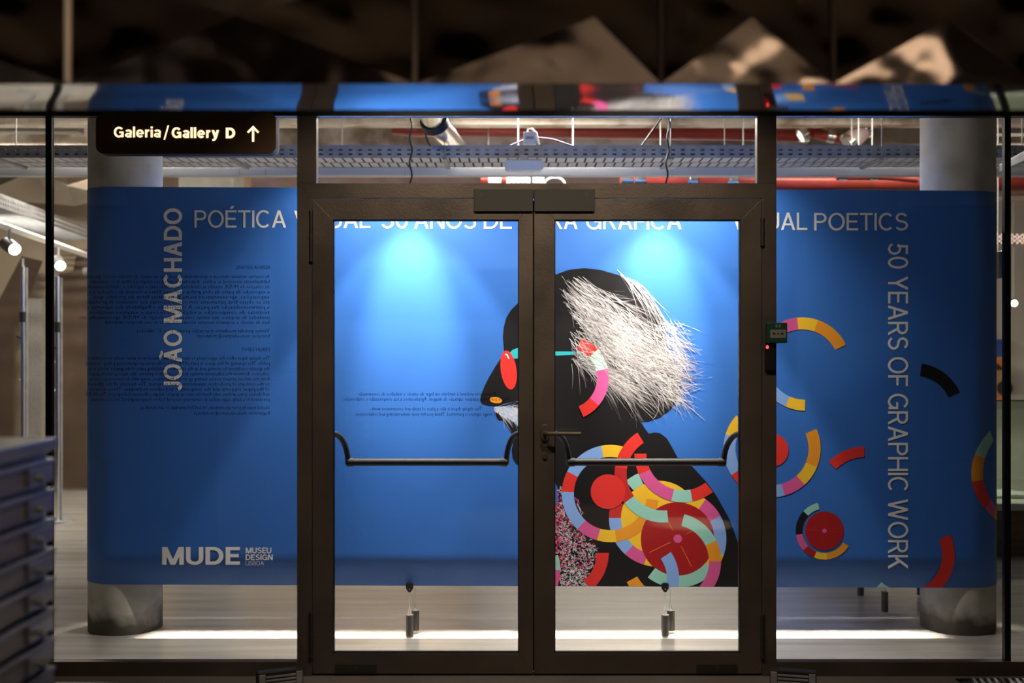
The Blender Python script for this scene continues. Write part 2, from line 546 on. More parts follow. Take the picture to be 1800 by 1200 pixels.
# panic bars on the gallery side
def panic_bar(d, ul, ur, bl, br):
    yb = DY + 0.046
    s = (DY + 0.14) / DY
    g = []
    zbar = Z(812, DY + 0.14)
    xb0, xb1 = X(bl, DY + 0.14), X(br, DY + 0.14)
    bar = G().tube([(xb0 + 0.01, DY + 0.14, zbar), (xb1 - 0.01, DY + 0.14, zbar)], 0.0175, 18).obj('push_bar', M['bronze_dark'], d, smooth=True)
    for side, xs, xe in ((-1, X(ul, yb), xb0), (1, X(ur, yb), xb1)):
        p = []
        zs = Z(762, yb)
        for t in [i / 10 for i in range(11)]:
            # quarter sweep: out from the stile, then down to the bar
            cx = xs + (xe - xs) * math.sin(t * math.pi / 2)
            cz = zs + (zbar - 0.01 - zs) * (1 - math.cos(t * math.pi / 2))
            cy = yb + (DY + 0.14 - yb) * math.sin(t * math.pi / 2)
            p.append((cx, cy, cz))
        gg = G()
        for i in range(10):
            a, b = Vector(p[i]), Vector(p[i + 1])
            t = (b - a).normalized()
            gg_n = Vector((0, 1, 0))
            up = t.cross(gg_n).normalized()
        gg.tube([(xs - (xe - xs) * 0.5, yb + 0.001, zs + 0.012)] + p, 0.0135, 10)
        arm = gg.obj('bar_arm', M['bronze_dark'], d, smooth=True)
        G().tube([(xe - side * -0.006, DY + 0.14, zbar), (xe + side * -0.026, DY + 0.14, zbar)], 0.0205, 16).obj('collar', M['bronze_dark'], arm, smooth=True)
        G().box(xs - (0.028 if side < 0 else 0.0), xs + (0.0 if side < 0 else 0.028), yb - 0.001, yb + 0.022, zs - 0.05, zs + 0.07).obj('arm_bracket', M['bronze_dark'], d, bevel=0.003)


panic_bar(d1, 584, 913, 612, 890)
panic_bar(d2, 974, 1303, 1000, 1272)


# lever handle with rose and keyhole on the right leaf
def oval(cx, cz, rx, rz, n=24):
    return [(cx + rx * math.cos(2 * math.pi * i / n), cz + rz * math.sin(2 * math.pi * i / n)) for i in range(n)]


def stadium(cx, cz, r, half, n=10):
    p = [(cx + r * math.cos(a), cz + half + r * math.sin(a)) for a in [math.pi * i / n for i in range(n + 1)]]
    return p + [(cx + r * math.cos(a), cz - half + r * math.sin(a)) for a in [math.pi + math.pi * i / n for i in range(n + 1)]]


hx, hz = X(958), Z(760)
rose = G().prism(stadium(hx, hz, 0.018, 0.020), DY - 0.008, DY + 0.004).obj('handle_rose', M['bronze'], d2, bevel=0.002)
G().tube([(hx, DY - 0.005, hz), (hx, DY - 0.045, hz), (hx + 0.012, DY - 0.056, hz), (hx + 0.16, DY - 0.056, hz - 0.001)], 0.0095, 14).obj('lever_handle', M['bronze'], d2, smooth=True)
kz = Z(800)
G().prism(stadium(hx, kz, 0.010, 0.006), DY - 0.006, DY + 0.004).obj('keyhole_rose', M['bronze'], d2, bevel=0.0015)
G().prism(stadium(hx, kz, 0.004, 0.003), DY - 0.0075, DY).obj('lock_cylinder', M['bronze_dark'], d2)

# ------------------------------------------------------------------ stroke lettering
def ell(cx, cy, rx, ry, a0, a1, n=24):
    return [(cx + rx * math.cos(math.radians(a0 + (a1 - a0) * i / n)), cy + ry * math.sin(math.radians(a0 + (a1 - a0) * i / n))) for i in range(n + 1)]


def strip(pts, w, closed=False):
    pts = [p for i, p in enumerate(pts) if i == 0 or abs(p[0] - pts[i - 1][0]) + abs(p[1] - pts[i - 1][1]) > 1e-6]
    out = []
    n = len(pts)
    L, R = [], []
    for i in range(n):
        if closed:
            a, b = pts[(i - 1) % (n - 1)], pts[(i + 1) % (n - 1)]
        else:
            a, b = pts[max(i - 1, 0)], pts[min(i + 1, n - 1)]
        p = pts[i]
        if 0 < i < n - 1 and not closed:
            d1v = Vector((p[0] - a[0], p[1] - a[1])).normalized()
            d2v = Vector((b[0] - p[0], b[1] - p[1])).normalized()
            t = (d1v + d2v).normalized()
            k = 1.0 / max(0.35, t.dot(d1v))
        else:
            t = Vector((b[0] - a[0], b[1] - a[1])).normalized()
            k = 1
        nx, ny = -t.y * w / 2 * k, t.x * w / 2 * k
        L.append((p[0] + nx, p[1] + ny))
        R.append((p[0] - nx, p[1] - ny))
    for i in range(n - 1):
        out.append([L[i], R[i], R[i + 1], L[i + 1]])
    return out


def diag(xa, ya, xb, yb, hw):
    return [[(xa - hw / 2, ya), (xa + hw / 2, ya), (xb + hw / 2, yb), (xb - hw / 2, yb)]]


def rect(x0, y0, x1, y1):
    return [[(x0, y0), (x1, y0), (x1, y1), (x0, y1)]]


def glyph(ch, w):
    h = w / 2
    acc = []
    if ch in 'ÉÁÃ':
        base = {'É': 'E', 'Á': 'A', 'Ã': 'A'}[ch]
        P, W = glyph(base, w)
        c = W / 2
        if ch == 'Ã':
            pts = [(c - 0.20 + 0.40 * i / 12, 1.15 + 0.045 * math.sin(i / 12 * 2 * math.pi)) for i in range(13)]
            acc = strip(pts, w * 0.75)
        else:
            acc = diag(c + 0.00, 1.08, c + 0.10, 1.25, w * 1.25)
        return P + acc, W
    if ch == ' ':
        return [], 0.20
    if ch == 'I':
        return rect(0, 0, w, 1), w
    if ch == 'L':
        return rect(0, 0, w, 1) + rect(w, 0, .54, w), .54
    if ch == 'E':
        return rect(0, 0, w, 1) + rect(w, 0, .58, w) + rect(w, 1 - w, .58, 1) + rect(w, .5 - h + .01, .53, .5 + h + .01), .58
    if ch == 'F':
        return rect(0, 0, w, 1) + rect(w, 1 - w, .55, 1) + rect(w, .47 - h, .50, .47 + h), .55
    if ch == 'T':
        return rect(.32 - h, 0, .32 + h, 1 - w) + rect(0, 1 - w, .64, 1), .64
    if ch == 'H':
        return rect(0, 0, w, 1) + rect(.70 - w, 0, .70, 1) + rect(w, .51 - h, .70 - w, .51 + h), .70
    if ch == 'N':
        return rect(0, 0, w, 1) + rect(.72 - w, 0, .72, 1) + diag(w * .62, 1, .72 - w * .62, 0, w * 1.22), .72
    if ch == 'M':
        W = .88
        return rect(0, 0, w, 1) + rect(W - w, 0, W, 1) + diag(w * .62, 1, W / 2, .0, w * 1.1) + diag(W - w * .62, 1, W / 2, .0, w * 1.1), W
    if ch == 'A':
        W = .74
        hw = w * 1.1
        return diag(hw / 2, 0, W / 2, 1, hw) + diag(W - hw / 2, 0, W / 2, 1, hw) + rect(.19, .27, W - .19, .27 + w * .92), W
    if ch == 'V':
        W = .72
        hw = w * 1.1
        return diag(hw / 2, 1, W / 2, 0, hw) + diag(W - hw / 2, 1, W / 2, 0, hw), W
    if ch == 'W':
        W = 1.04
        hw = w * 1.06
        return diag(hw / 2, 1, .28, 0, hw) + diag(.52, 1, .28, 0, hw) + diag(.52, 1, .76, 0, hw) + diag(W - hw / 2, 1, .76, 0, hw), W
    if ch == 'Y':
        W = .70
        hw = w * 1.2
        return diag(hw / 2, 1, W / 2, .40, hw) + diag(W - hw / 2, 1, W / 2, .40, hw) + rect(W / 2 - h, 0, W / 2 + h, .43), W
    if ch == 'K':
        return rect(0, 0, w, 1) + diag(w + .02, .36, .60, 1, w * 1.35) + diag(.28, .60, .62, 0, w * 1.28), .68
    if ch == 'O':
        return strip(ell(.41, .5, .41 - h, .512 - h, 0, 360, 40), w, True), .82
    if ch == '0':
        return strip(ell(.30, .5, .30 - h, .512 - h, 0, 360, 36), w, True), .60
    if ch == 'C':
        return strip(ell(.395, .5, .395 - h, .512 - h, 45, 315, 36), w), .74
    if ch == 'G':
        return strip(ell(.40, .5, .40 - h, .512 - h, 42, 340, 36), w) + rect(.42, .40, .77, .40 + w * .95) + rect(.77 - w, 0.02, .77, .41), .79
    if ch == 'D':
        return rect(0, 0, w, 1) + strip([(w, 1 - h), (.33, 1 - h)] + ell(.33, .5, .40 - h, .5 - h, 90, -90, 24) + [(.33, h), (w, h)], w), .73
    if ch == 'U':
        return strip([(h, 1), (h, .34)] + ell(.35, .34, .35 - h, .35 - h, 180, 360, 22) + [(.70 - h, .34), (.70 - h, 1)], w), .70
    if ch == 'J':
        return strip([(.48 - h, 1), (.48 - h, .27)] + ell(.245, .27, .235 - h, .28 - h, 0, -165, 18), w), .48
    if ch == 'P':
        y1 = .43 + h
        return rect(0, 0, w, 1) + strip([(w, 1 - h), (.34, 1 - h)] + ell(.34, (1 - h + y1) / 2, .28 - h, (1 - h - y1) / 2, 90, -90, 18) + [(.34, y1), (w, y1)], w), .62
    if ch == 'R':
        y1 = .44 + h
        return rect(0, 0, w, 1) + strip([(w, 1 - h), (.34, 1 - h)] + ell(.34, (1 - h + y1) / 2, .28 - h, (1 - h - y1) / 2, 90, -90, 18) + [(.34, y1), (w, y1)], w) + diag(.36, .46, .60, 0, w * 1.14), .66
    if ch == 'B':
        y1 = .52
        return rect(0, 0, w, 1) + strip([(w, 1 - h), (.36, 1 - h)] + ell(.36, (1 - h + y1) / 2, .25 - h, (1 - h - y1) / 2, 90, -90, 14) + [(.36, y1), (w, y1)], w) + \
            strip([(w, y1), (.36, y1)] + ell(.36, (y1 + h) / 2, .29 - h, (y1 - h) / 2, 90, -90, 14) + [(.36, h), (w, h)], w), .65
    if ch == 'S':
        m = .515
        r1 = (1.012 - h - m) / 2
        r2 = (m + .012 - h) / 2
        return strip(ell(.32, m + r1, .295 - h, r1, 22, 270, 22) + ell(.32, m - r2, .32 - h, r2, 90, -158, 22)[1:], w), .64
    if ch == '5':
        return rect(.10, 1 - w, .55, 1) + diag(.075 + h * 1.1, .46, .12 + h, 1, w) + strip(ell(.29, .325, .30 - h, .335 - h, 148, -158, 26), w), .59
    # lower case
    x = .74
    if ch == 'l':
        return rect(0, 0, w, 1.02), w
    if ch == 'i':
        return rect(0, 0, w, x) + rect(0, .86, w, 1.02), w
    if ch == 'r':
        return rect(0, 0, w, x) + strip(ell(.33, .42, .33 - h, .33 - h, 165, 88, 8), w), .36
    if ch == 'e':
        return strip(ell(.31, x / 2, .31 - h, x / 2 + .01 - h, 5, 318, 26), w) + rect(.06, x / 2 - h * .75, .60, x / 2 + h * .75), .63
    if ch == 'a':
        return strip(ell(.28, .50, .25 - h * .6, .25 - h, 155, 0, 14) + [(.53 - h, .30), (.53 - h, 0)], w) + \
            strip(ell(.26, .215, .26 - h, .225 - h, 0, 360, 22), w * .92, True), .56
    if ch == 'y':
        return diag(h * 1.1, x, .32, 0, w * 1.1) + diag(.58 - h * .8, x, .30, -.05, w * 1.1) + strip([(.31, -.02), (.24, -.15), (.14, -.20), (.06, -.20)], w * .95), .59
    if ch == '/':
        return diag(.04, -.14, .34, 1.08, w * .75), .38
    raise KeyError(ch)


def text_polys(s, w, gap=0.085):
    polys, x = [], 0.0
    for c in s:
        P, W = glyph(c, w)
        for p in P:
            polys.append([(a + x, b) for a, b in p])
        x += W + gap
    return polys, x - gap


# ------------------------------------------------------------------ banner
BD = 5.87
SB = F / BD
COLR = 0.19
CXL, CXR, CYC = -2.059, 2.374, BD + 0.002 + COLR
BR = COLR + 0.002


def top_v(u):
    return 328 + (u - 198) * 7 / 1511


def bot_v(u):
    return 1027 + (u - 198) * 6 / 1511


def bmap(u, v, layer=0.0):
    x = (u - 900) / SB
    z = CAM_Z + (600 - v) / SB
    off = 0.0012 + layer * 0.0002 if layer else 0.0
    if x > CXR:
        a = (x - CXR) / BR
        return (CXR + (BR + off) * math.sin(a), CYC - (BR + off) * math.cos(a), z)
    if x < CXL:
        a = (CXL - x) / BR
        return (CXL - (BR + off) * math.sin(a), CYC - (BR + off) * math.cos(a), z)
    return (x, BD - off, z)


banner = thing('banner', 'wide blue printed fabric banner stretched around two concrete columns', 'banner', (0.16, BD, CAM_Z - 1.26))
# sheet cross-section, anticlockwise
sec = []
for i in range(61):
    t = i / 60
    sec.append((CXL + (CXR - CXL) * t, CYC - BR))
for i in range(1, 24):
    a = -math.pi / 2 + math.pi * i / 24
    sec.append((CXR + BR * math.cos(a), CYC + BR * math.sin(a)))
for i in range(61):
    t = i / 60
    sec.append((CXR + (CXL - CXR) * t, CYC + BR))
for i in range(1, 24):
    a = math.pi / 2 + math.pi * i / 24
    sec.append((CXL + BR * math.cos(a), CYC + BR * math.sin(a)))
g = G()
rows = 12
n = len(sec)
for r in range(rows + 1):
    for (x, y) in sec:
        u = 900 + x * SB
        v = top_v(u) + (bot_v(u) - top_v(u)) * r / rows
        g.v.append((x, y, CAM_Z + (600 - v) / SB))
for r in range(rows):
    for i in range(n):
        j = (i + 1) % n
        g.f.append((r * n + i, (r + 1) * n + i, (r + 1) * n + j, r * n + j))
        g.m.append(0)
sheet = g.obj('banner_sheet', INKM['blue'], banner, smooth=True)
sm = sheet.modifiers.new('thickness', 'SOLIDIFY')
sm.thickness = 0.0008
sm.offset = -1


def clip_bottom(poly):
    out = []
    k = len(poly)
    for i in range(k):
        a, b = poly[i], poly[(i + 1) % k]
        da, db = bot_v(a[0]) - 0.5 - a[1], bot_v(b[0]) - 0.5 - b[1]
        if da >= 0:
            out.append(a)
        if (da >= 0) != (db >= 0):
            t = da / (da - db)
            out.append((a[0] + (b[0] - a[0]) * t, a[1] + (b[1] - a[1]) * t))
    return out if len(out) >= 3 else None


def print_part(name, items, layer, label=None, spread=0):
    """items: list of (ink, polygon in banner pixels)"""
    inks = []
    g = G()
    jr = random.Random(len(items))
    for k_, (ink, poly) in enumerate(items):
        poly = clip_bottom(poly)
        if not poly:
            continue
        if ink not in inks:
            inks.append(ink)
        ar = sum(poly[i][0] * poly[(i + 1) % len(poly)][1] - poly[(i + 1) % len(poly)][0] * poly[i][1] for i in range(len(poly)))
        if ar > 0:
            poly = poly[::-1]
        g.poly([bmap(a, b, layer + (jr.random() * spread if spread else 0)) for a, b in poly], inks.index(ink))
    if not g.f:
        return None
    o = g.obj(name, [INKM[i] for i in inks], banner)
    if label:
        o['label'] = label
    return o


def ring(cx, cy, R, r, segs, name='printed_ring', layer=4, label=None, rad=1):
    """segs: list of (ink, a0, a1), degrees counter-clockwise"""
    items = []
    for ink, a0, a1 in segs:
        k = max(2, int(abs(a1 - a0) / 5))
        for i in range(k):
            p, q = math.radians(a0 + (a1 - a0) * i / k), math.radians(a0 + (a1 - a0) * (i + 1) / k)
            for h in range(rad):
                Ra, Rb = R + (r - R) * h / rad, R + (r - R) * (h + 1) / rad
                items.append((ink, [(cx + Ra * math.cos(p), cy - Ra * math.sin(p)), (cx + Ra * math.cos(q), cy - Ra * math.sin(q)),
                                    (cx + Rb * math.cos(q), cy - Rb * math.sin(q)), (cx + Rb * math.cos(p), cy - Rb * math.sin(p))]))
    return print_part(name, items, layer, label)


def disc(cx, cy, rx, ry, ink, layer, rot=0, name='printed_disc', n=40):
    c, s = math.cos(rot), math.sin(rot)
    pts = []
    for i in range(n):
        a = 2 * math.pi * i / n
        x, y = rx * math.cos(a), ry * math.sin(a)
        pts.append((cx + x * c - y * s, cy + x * s + y * c))
    return print_part(name, [(ink, pts)], layer)


def banner_text(s, w, u0, u1, vtop, vbase, mode='h', ink='white'):
    P, W = text_polys(s, w)
    x = 0.0
    for c in s:
        gp, gw = glyph(c, w)
        items = []
        for p in gp:
            q = []
            for a, b in p:
                a += x
                if mode == 'h':
                    q.append((u0 + (u1 - u0) * a / W, vbase + (vtop - vbase) * b))
                elif mode == 'down':   # reads downwards, letter tops to the right (u0 baseline, u1 tops)
                    q.append((u0 + (u1 - u0) * b, vtop + (vbase - vtop) * a / W))
                else:                  # reads upwards, letter tops to the left
                    q.append((u0 + (u1 - u0) * b, vbase + (vtop - vbase) * a / W))
            items.append((ink, q))
        x += gw + 0.085
        if items:
            print_part('printed_letter', items, 1, None, 0.6)


LW = 0.118
for s, a, b in (('POÉTICA', 342, 503), ('VISUAL', 517, 651), ('50', 670.5, 717.5), ('ANOS', 728, 837), ('DE', 850.5, 899.5), ('OBRA', 914, 1015), ('GRÁFICA', 1030, 1198),
                ('VISUAL', 1287, 1419), ('POETICS', 1431, 1596)):
    m = (a + b) / 2
    base = 400 + (m - 420) * 4.8 / 1090
    banner_text(s, LW, a, b, base - 30.5, base)
banner_text('50 YEARS OF GRAPHIC WORK', LW, 1561, 1596, 427, 999, 'down')
banner_text('JOÃO MACHADO', 0.175, 320, 288, 366, 687, 'up')
banner_text('MUDE', 0.185, 285, 422, 961, 992)
banner_text('MUSEU', 0.17, 432, 477, 962, 972)
banner_text('DESIGN', 0.17, 432, 479.5, 974, 984)
banner_text('LISBOA', 0.085, 432, 464, 985.5, 993)

# portrait silhouette (outline in banner pixels)
sil = [(909, 534), (898, 545), (890, 558), (885.5, 575), (884, 592), (885, 606), (886, 618), (880, 630), (870, 645), (860, 662), (851, 680), (845, 696), (844, 704), (848, 709.5),
       (858, 712), (872, 713.5), (880, 722), (885, 740), (892, 748), (897, 758), (904, 767), (902, 778), (899.5, 790), (901, 804), (907, 814), (920, 820), (945, 828), (966, 836), (975, 845),
       (981, 858), (982.5, 872), (982, 882), (974, 890), (966, 905), (960, 940), (962, 980), (966, 1040), (1322, 1040), (1314, 1003), (1300, 960), (1282, 912), (1260, 872), (1242, 847), (1217, 820),
       (1191, 804), (1182, 787), (1172, 770), (1160, 761), (1150, 759.5), (1140.5, 762), (1133, 752), (1126, 741), (1140, 740), (1160, 733), (1178, 720), (1190, 706), (1196.5, 690), (1196, 675),
       (1190, 655), (1178, 630), (1172, 606), (1170, 580), (1165, 559), (1155, 539), (1140, 519), (1115, 499), (1090, 484), (1055, 474), (1027, 471), (1000, 474), (975, 483), (950, 496), (928, 514)]
print_part('printed_silhouette', [('black', sil)], 1, 'black profile silhouette of a head and shoulders')


def c2(x, y):
    return 960 + x / 4, 740 + y / 4


Rr, ri = 85.5, 64.3


def ring4(x, y, segs, layer):
    cx, cy = c2(x, y)
    return ring(cx, cy, Rr, ri, segs, layer=layer)


def disc4(x, y, r, ink, layer):
    cx, cy = c2(x, y)
    return disc(cx, cy, r / 4, r / 4, ink, layer)


# stippled beard of little curls
rnd = random.Random(3)
beard = [(983, 850), (990, 878), (1004, 908), (1028, 940), (1047, 962), (1048, 983), (1036, 1003), (1030, 1014), (1036, 1031), (985, 1031), (982, 1008), (974, 985), (964, 960), (965, 915), (975, 893), (982, 882)]


def inside(p, poly):
    r = False
    k = len(poly)
    for i in range(k):
        a, b = poly[i], poly[i - 1]
        if (a[1] > p[1]) != (b[1] > p[1]) and p[0] < (b[0] - a[0]) * (p[1] - a[1]) / (b[1] - a[1]) + a[0]:
            r = not r
    return r


items = []
cnt = 0
while cnt < 1000:
    p = (rnd.uniform(963, 1050), rnd.uniform(848, 1031))
    if not inside(p, beard):
        continue
    cnt += 1
    a = rnd.uniform(0, 6.28)
    L = rnd.uniform(2.2, 4.2)
    q = (p[0] + L * math.cos(a), p[1] + L * math.sin(a))
    b2 = a + rnd.choice((-1.3, 1.3))
    e = (q[0] + L * 0.8 * math.cos(b2), q[1] + L * 0.8 * math.sin(b2))
    t = (p[1] - 848) / 183
    ink = rnd.choice(['palemint', 'mint', 'white', 'pink', 'hair'] if rnd.random() < t * 0.9 and p[0] > 985 else ['pink', 'red', 'hair', 'pink'])
    for quad in strip([p, q, e], 0.95):
        items.append((ink, quad))
for i in range(12):
    bx, by = 1011 + i * 0.95 + rnd.uniform(-2, 2), 874 + i * 2.4
    for quad in strip([(bx, by), (bx + 3, by + 2), (bx + 2, by + 5)], 0.9):
        items.append((rnd.choice(['pink', 'hair']), quad))
print_part('printed_curls', items, 2, 'dense little pink and mint curls printed as a beard', 0.7)

# layered rings over the body
disc4(795, 690, 272, 'yellow', 2.4)
ring4(783, 680, [('mint', 113, 131)], 3)
ring4(783, 680, [('midred', 158, 180), ('sky', 180, 228), ('pink', 228, 254), ('yellow', 254, 285)], 3)
ring4(452, 508, [('yellow', 70, 101), ('sky', 101, 153), ('red', 153, 178), ('sky', 178, 227), ('pink', 227, 254), ('yellow', 254, 277), ('orange', 277, 352)], 4)
disc4(925, 828, 260, 'darkred', 4.6)
ring4(925, 828, [('yellow', 78, 55), ('pink', 55, 28.5), ('sky', 28.5, -19), ('yellow', -19, -41), ('mint', -41, -128)], 5)
ring4(823, 370, [('red', 122, 172), ('midred', 172, 217), ('mint', 217, 276)], 6)
ring4(962, 228, [('red', 180, 205.6), ('pink', 205.6, 256), ('mint', 256, 281.4), ('red', 281.4, 308)], 7)
disc4(435, 495, 122, 'red', 7)
ring4(888, 985, [('mint', 76, 25.7), ('orange', 25.7, 0), ('pink', 0, -42)], 6)
ring4(593, 1110, [('sky', 34, -24)], 7)
ring4(98, 925, [('red', 0, -50)], 4)
ring4(868, 970, [('orange', 208, 240)], 3)
ring4(-242, 1045, [('mint', 18, 0), ('pink', 0, -24)], 4)
disc4(925, 826, 30, 'pink', 5.5)
lines = []
for a in (((860, 705), (893, 770)), ((985, 792), (1025, 772)), ((725, 922), (875, 850)), ((950, 878), (1022, 1022))):
    for quad in strip([c2(*a[0]), c2(*a[1])], 0.8):
        print_part('printed_line', [('orange', quad)], 5.2)

# rings floating to the right
ring(1357, 788, Rr, ri, [('orange', 24, -22.6), ('yellow', -22.6, -48), ('pink', -48, -75), ('sky', -75, -108)], layer=2)
ring(1357, 788, Rr, ri, [('red', 245, 213), ('sky', 213, 163), ('yellow', 163, 137)], layer=2)
disc(1357, 791, 29, 29, 'red', 3)
ring(1410, 643, Rr, ri, [('orange', 26, 71), ('yellow', 71, 96), ('pink', 96, 126)], layer=2)
ring(1415, 636, Rr, ri + 2, [('yellow', 270, 246), ('sky', 246, 214)], layer=2)
ring(1519, 870, Rr, 67, [('red', 90, 137)], layer=2)
ring(1449, 932.5, 50.5, 39, [('mint', 103, 137), ('black', 137, 188), ('pink', 188, 223), ('darkred', 223, 249), ('yellow', 249, 275), ('orange', 275, 328)], layer=2)
disc(1449, 932.5, 34, 34, 'darkred', 2)
disc(1449, 932.5, 4, 4, 'pink', 3.5)
lines = []
for a, b in (((1452, 904), (1450, 926)), ((1448, 939), (1446, 960)), ((1420, 930), (1442, 932)), ((1456, 933), (1479, 935))):
    for quad in strip([a, b], 0.5):
        print_part('printed_line', [('red', quad)], 3)
ring(1608, 724, 86, 64, [('black', 82, 24)], layer=2)
ring(1592, 975, 86, 64, [('red', 25, -79)], layer=2)
ring(1592, 975, 86, 64, [('mint', -79, -132)], layer=2)
ring(1781 + 16, 831, 90, 68, [('mint', 125, 158), ('orange', 158, 190), ('red', 190, 225), ('pink', 225, 245), ('orange', 245, 262)], layer=2, rad=8)

# glasses, nose, ear ring
print_part('printed_glasses', [('teal', [(893, 630), (895, 621), (901, 614.5), (911, 611), (930, 611), (930, 630)]), ('teal', [(930, 617.5), (1032, 617.5), (1032, 622), (930, 627)])], 2, 'turquoise spectacle bridge and temple')
disc(894, 650, 13.8, 34.5, 'red', 3, rot=math.radians(-8), name='printed_lens')
its = [('white', q) for q in strip([(888, 622), (891.5, 623.5), (894.5, 630)], 2.4)]
print_part('printed_glint', its, 3.6)
disc(871.5, 703, 11, 5.4, 'orange', 2, rot=math.radians(8), name='printed_nostril')
ring(995, 664, 75, 54.5, [('red', 69, 42), ('palemint', 42, 13), ('pink', 13, -40), ('red', -40, -66)], layer=16)

# streaming white hair
hair = []


def strand(p, ang, L, w, bend, ink):
    pts = [p]
    a = ang
    k = 5
    for i in range(k):
        a += bend / k
        pts.append((pts[-1][0] + L / k * math.cos(a), pts[-1][1] + L / k * math.sin(a)))
    nn = len(pts)
    for i in range(nn - 1):
        t0, t1 = i / (nn - 1), (i + 1) / (nn - 1)
        w0, w1 = w * (1 - 0.85 * t0), w * (1 - 0.85 * t1)
        dx, dy = pts[i + 1][0] - pts[i][0], pts[i + 1][1] - pts[i][1]
        l = math.hypot(dx, dy)
        nx, ny = -dy / l / 2, dx / l / 2
        hair.append((ink, [(pts[i][0] + nx * w0, pts[i][1] + ny * w0), (pts[i + 1][0] + nx * w1, pts[i + 1][1] + ny * w1),
                           (pts[i + 1][0] - nx * w1, pts[i + 1][1] - ny * w1), (pts[i][0] - nx * w0, pts[i][1] - ny * w0)]))


region = [(978, 496), (990, 482), (1030, 486), (1085, 520), (1135, 575), (1165, 640), (1160, 688), (1110, 665), (1055, 620), (1020, 580), (1000, 550), (985, 525)]
for i in range(950):
    while True:
        # denser along the axis from the crown to the nape
        t = rnd.random() ** 0.8
        ax, ay = 985 + t * 165, 500 + t * 160
        s = rnd.gauss(0, 22 + 26 * t)
        p = (ax + s * 0.70 + rnd.uniform(-10, 10), ay - s * 0.71 + rnd.uniform(-10, 10))
        if inside(p, region):
            break
    ang = math.radians(rnd.gauss(40, 10))
    if p[1] > 610:
        ang = math.radians(rnd.gauss(26, 20))
    L = rnd.uniform(50, 135)
    L = min(L, max(20, (1232 - p[0]) * 0.95))
    strand(p, ang, L, rnd.uniform(0.35, 0.75), rnd.gauss(0.05, 0.28), 'hair' if rnd.random() < 0.65 else 'hairgrey')
for i in range(260):   # fringe below the hair and behind the ear
    p = (rnd.uniform(1005, 1090), 0)
    p = (p[0], 622 + (p[0] - 1005) * 0.62 + rnd.uniform(-14, 12))
    strand(p, math.radians(rnd.gauss(30, 12)), rnd.uniform(40, 110), rnd.uniform(0.5, 0.9), rnd.gauss(0.1, 0.2), 'hair' if rnd.random() < 0.5 else 'hairgrey')
for i in range(230):   # wisps over the blue at the nape
    p = (rnd.uniform(1150, 1195), rnd.uniform(560, 705))
    strand(p, math.radians(rnd.gauss(48 - (p[1] - 560) * 0.16, 20)), rnd.uniform(22, 72), rnd.uniform(0.5, 1.1), rnd.gauss(0.15, 0.5), 'hair')
for i in range(26):    # loose strands from the crown
    p = (rnd.uniform(1085, 1135), rnd.uniform(478, 505))
    p = (p[0], 480 + (p[0] - 1085) * 0.55 + rnd.uniform(-6, 4))
    strand(p, math.radians(rnd.gauss(46, 6)), rnd.uniform(80, 170), rnd.uniform(0.5, 0.8), rnd.uniform(0.1, 0.6), 'hair')
print_part('printed_hair', hair, 9, 'wild white hair streaming back from the profile head', 6.0)
hair = []
for i in range(110):   # around the ear ring top
    p = (rnd.uniform(1000, 1060), rnd.uniform(560, 640))
    strand(p, math.radians(rnd.gauss(35, 22)), rnd.uniform(25, 60), rnd.uniform(0.5, 0.9), rnd.gauss(0.2, 0.4), 'hair' if rnd.random() < .6 else 'hairgrey')
print_part('printed_hair', hair, 17, 'loose white strands over the ear ring', 2.0)
hair = []
disc(880, 729, 8, 9, 'black', 1.5, name='printed_disc')
for i in range(210):
    p = (rnd.uniform(868, 905), 0)
    p = (p[0], rnd.uniform(714, 722 + (p[0] - 868) * 0.55))
    strand(p, math.radians(rnd.gauss(18, 16)), rnd.uniform(14, 42), rnd.uniform(0.8, 1.5), rnd.gauss(0.1, 0.3), rnd.choice(['hair', 'hair', 'sky']))
print_part('printed_moustache', hair, 3, 'white moustache strokes', 3.0)


# ------------------------------------------------------------------ columns
def column(x, y, label, z1=3.4):
    t = thing('concrete_column', label, 'column', (x, y, 0), 'concrete columns')
    G().tube([(x, y, 0), (x, y, 0.02), (x, y, 1.7), (x, y, z1)], COLR, 48).obj('shaft', M['column'], t, smooth=True)
    return t


column(CXL, CYC, 'round concrete column at the left end of the blue banner')
column(CXR, CYC, 'round concrete column at the right end of the blue banner')
c3 = column(CXR, 9.9, 'round concrete column deeper in the gallery behind the right column')

# second plain band running back from the right column
b2 = thing('side_banner', 'plain blue fabric band running back from the right column', 'banner', (CXR, 8.0, 0.26))
for sx in (-1, 1):
    G().box(CXR + sx * (COLR + 0.004) - 0.0006, CXR + sx * (COLR + 0.004) + 0.0006, CYC + COLR * 0.3 + 0.30, 9.9, 0.26, 2.29).obj('banner_sheet', INKM['blue'], b2)


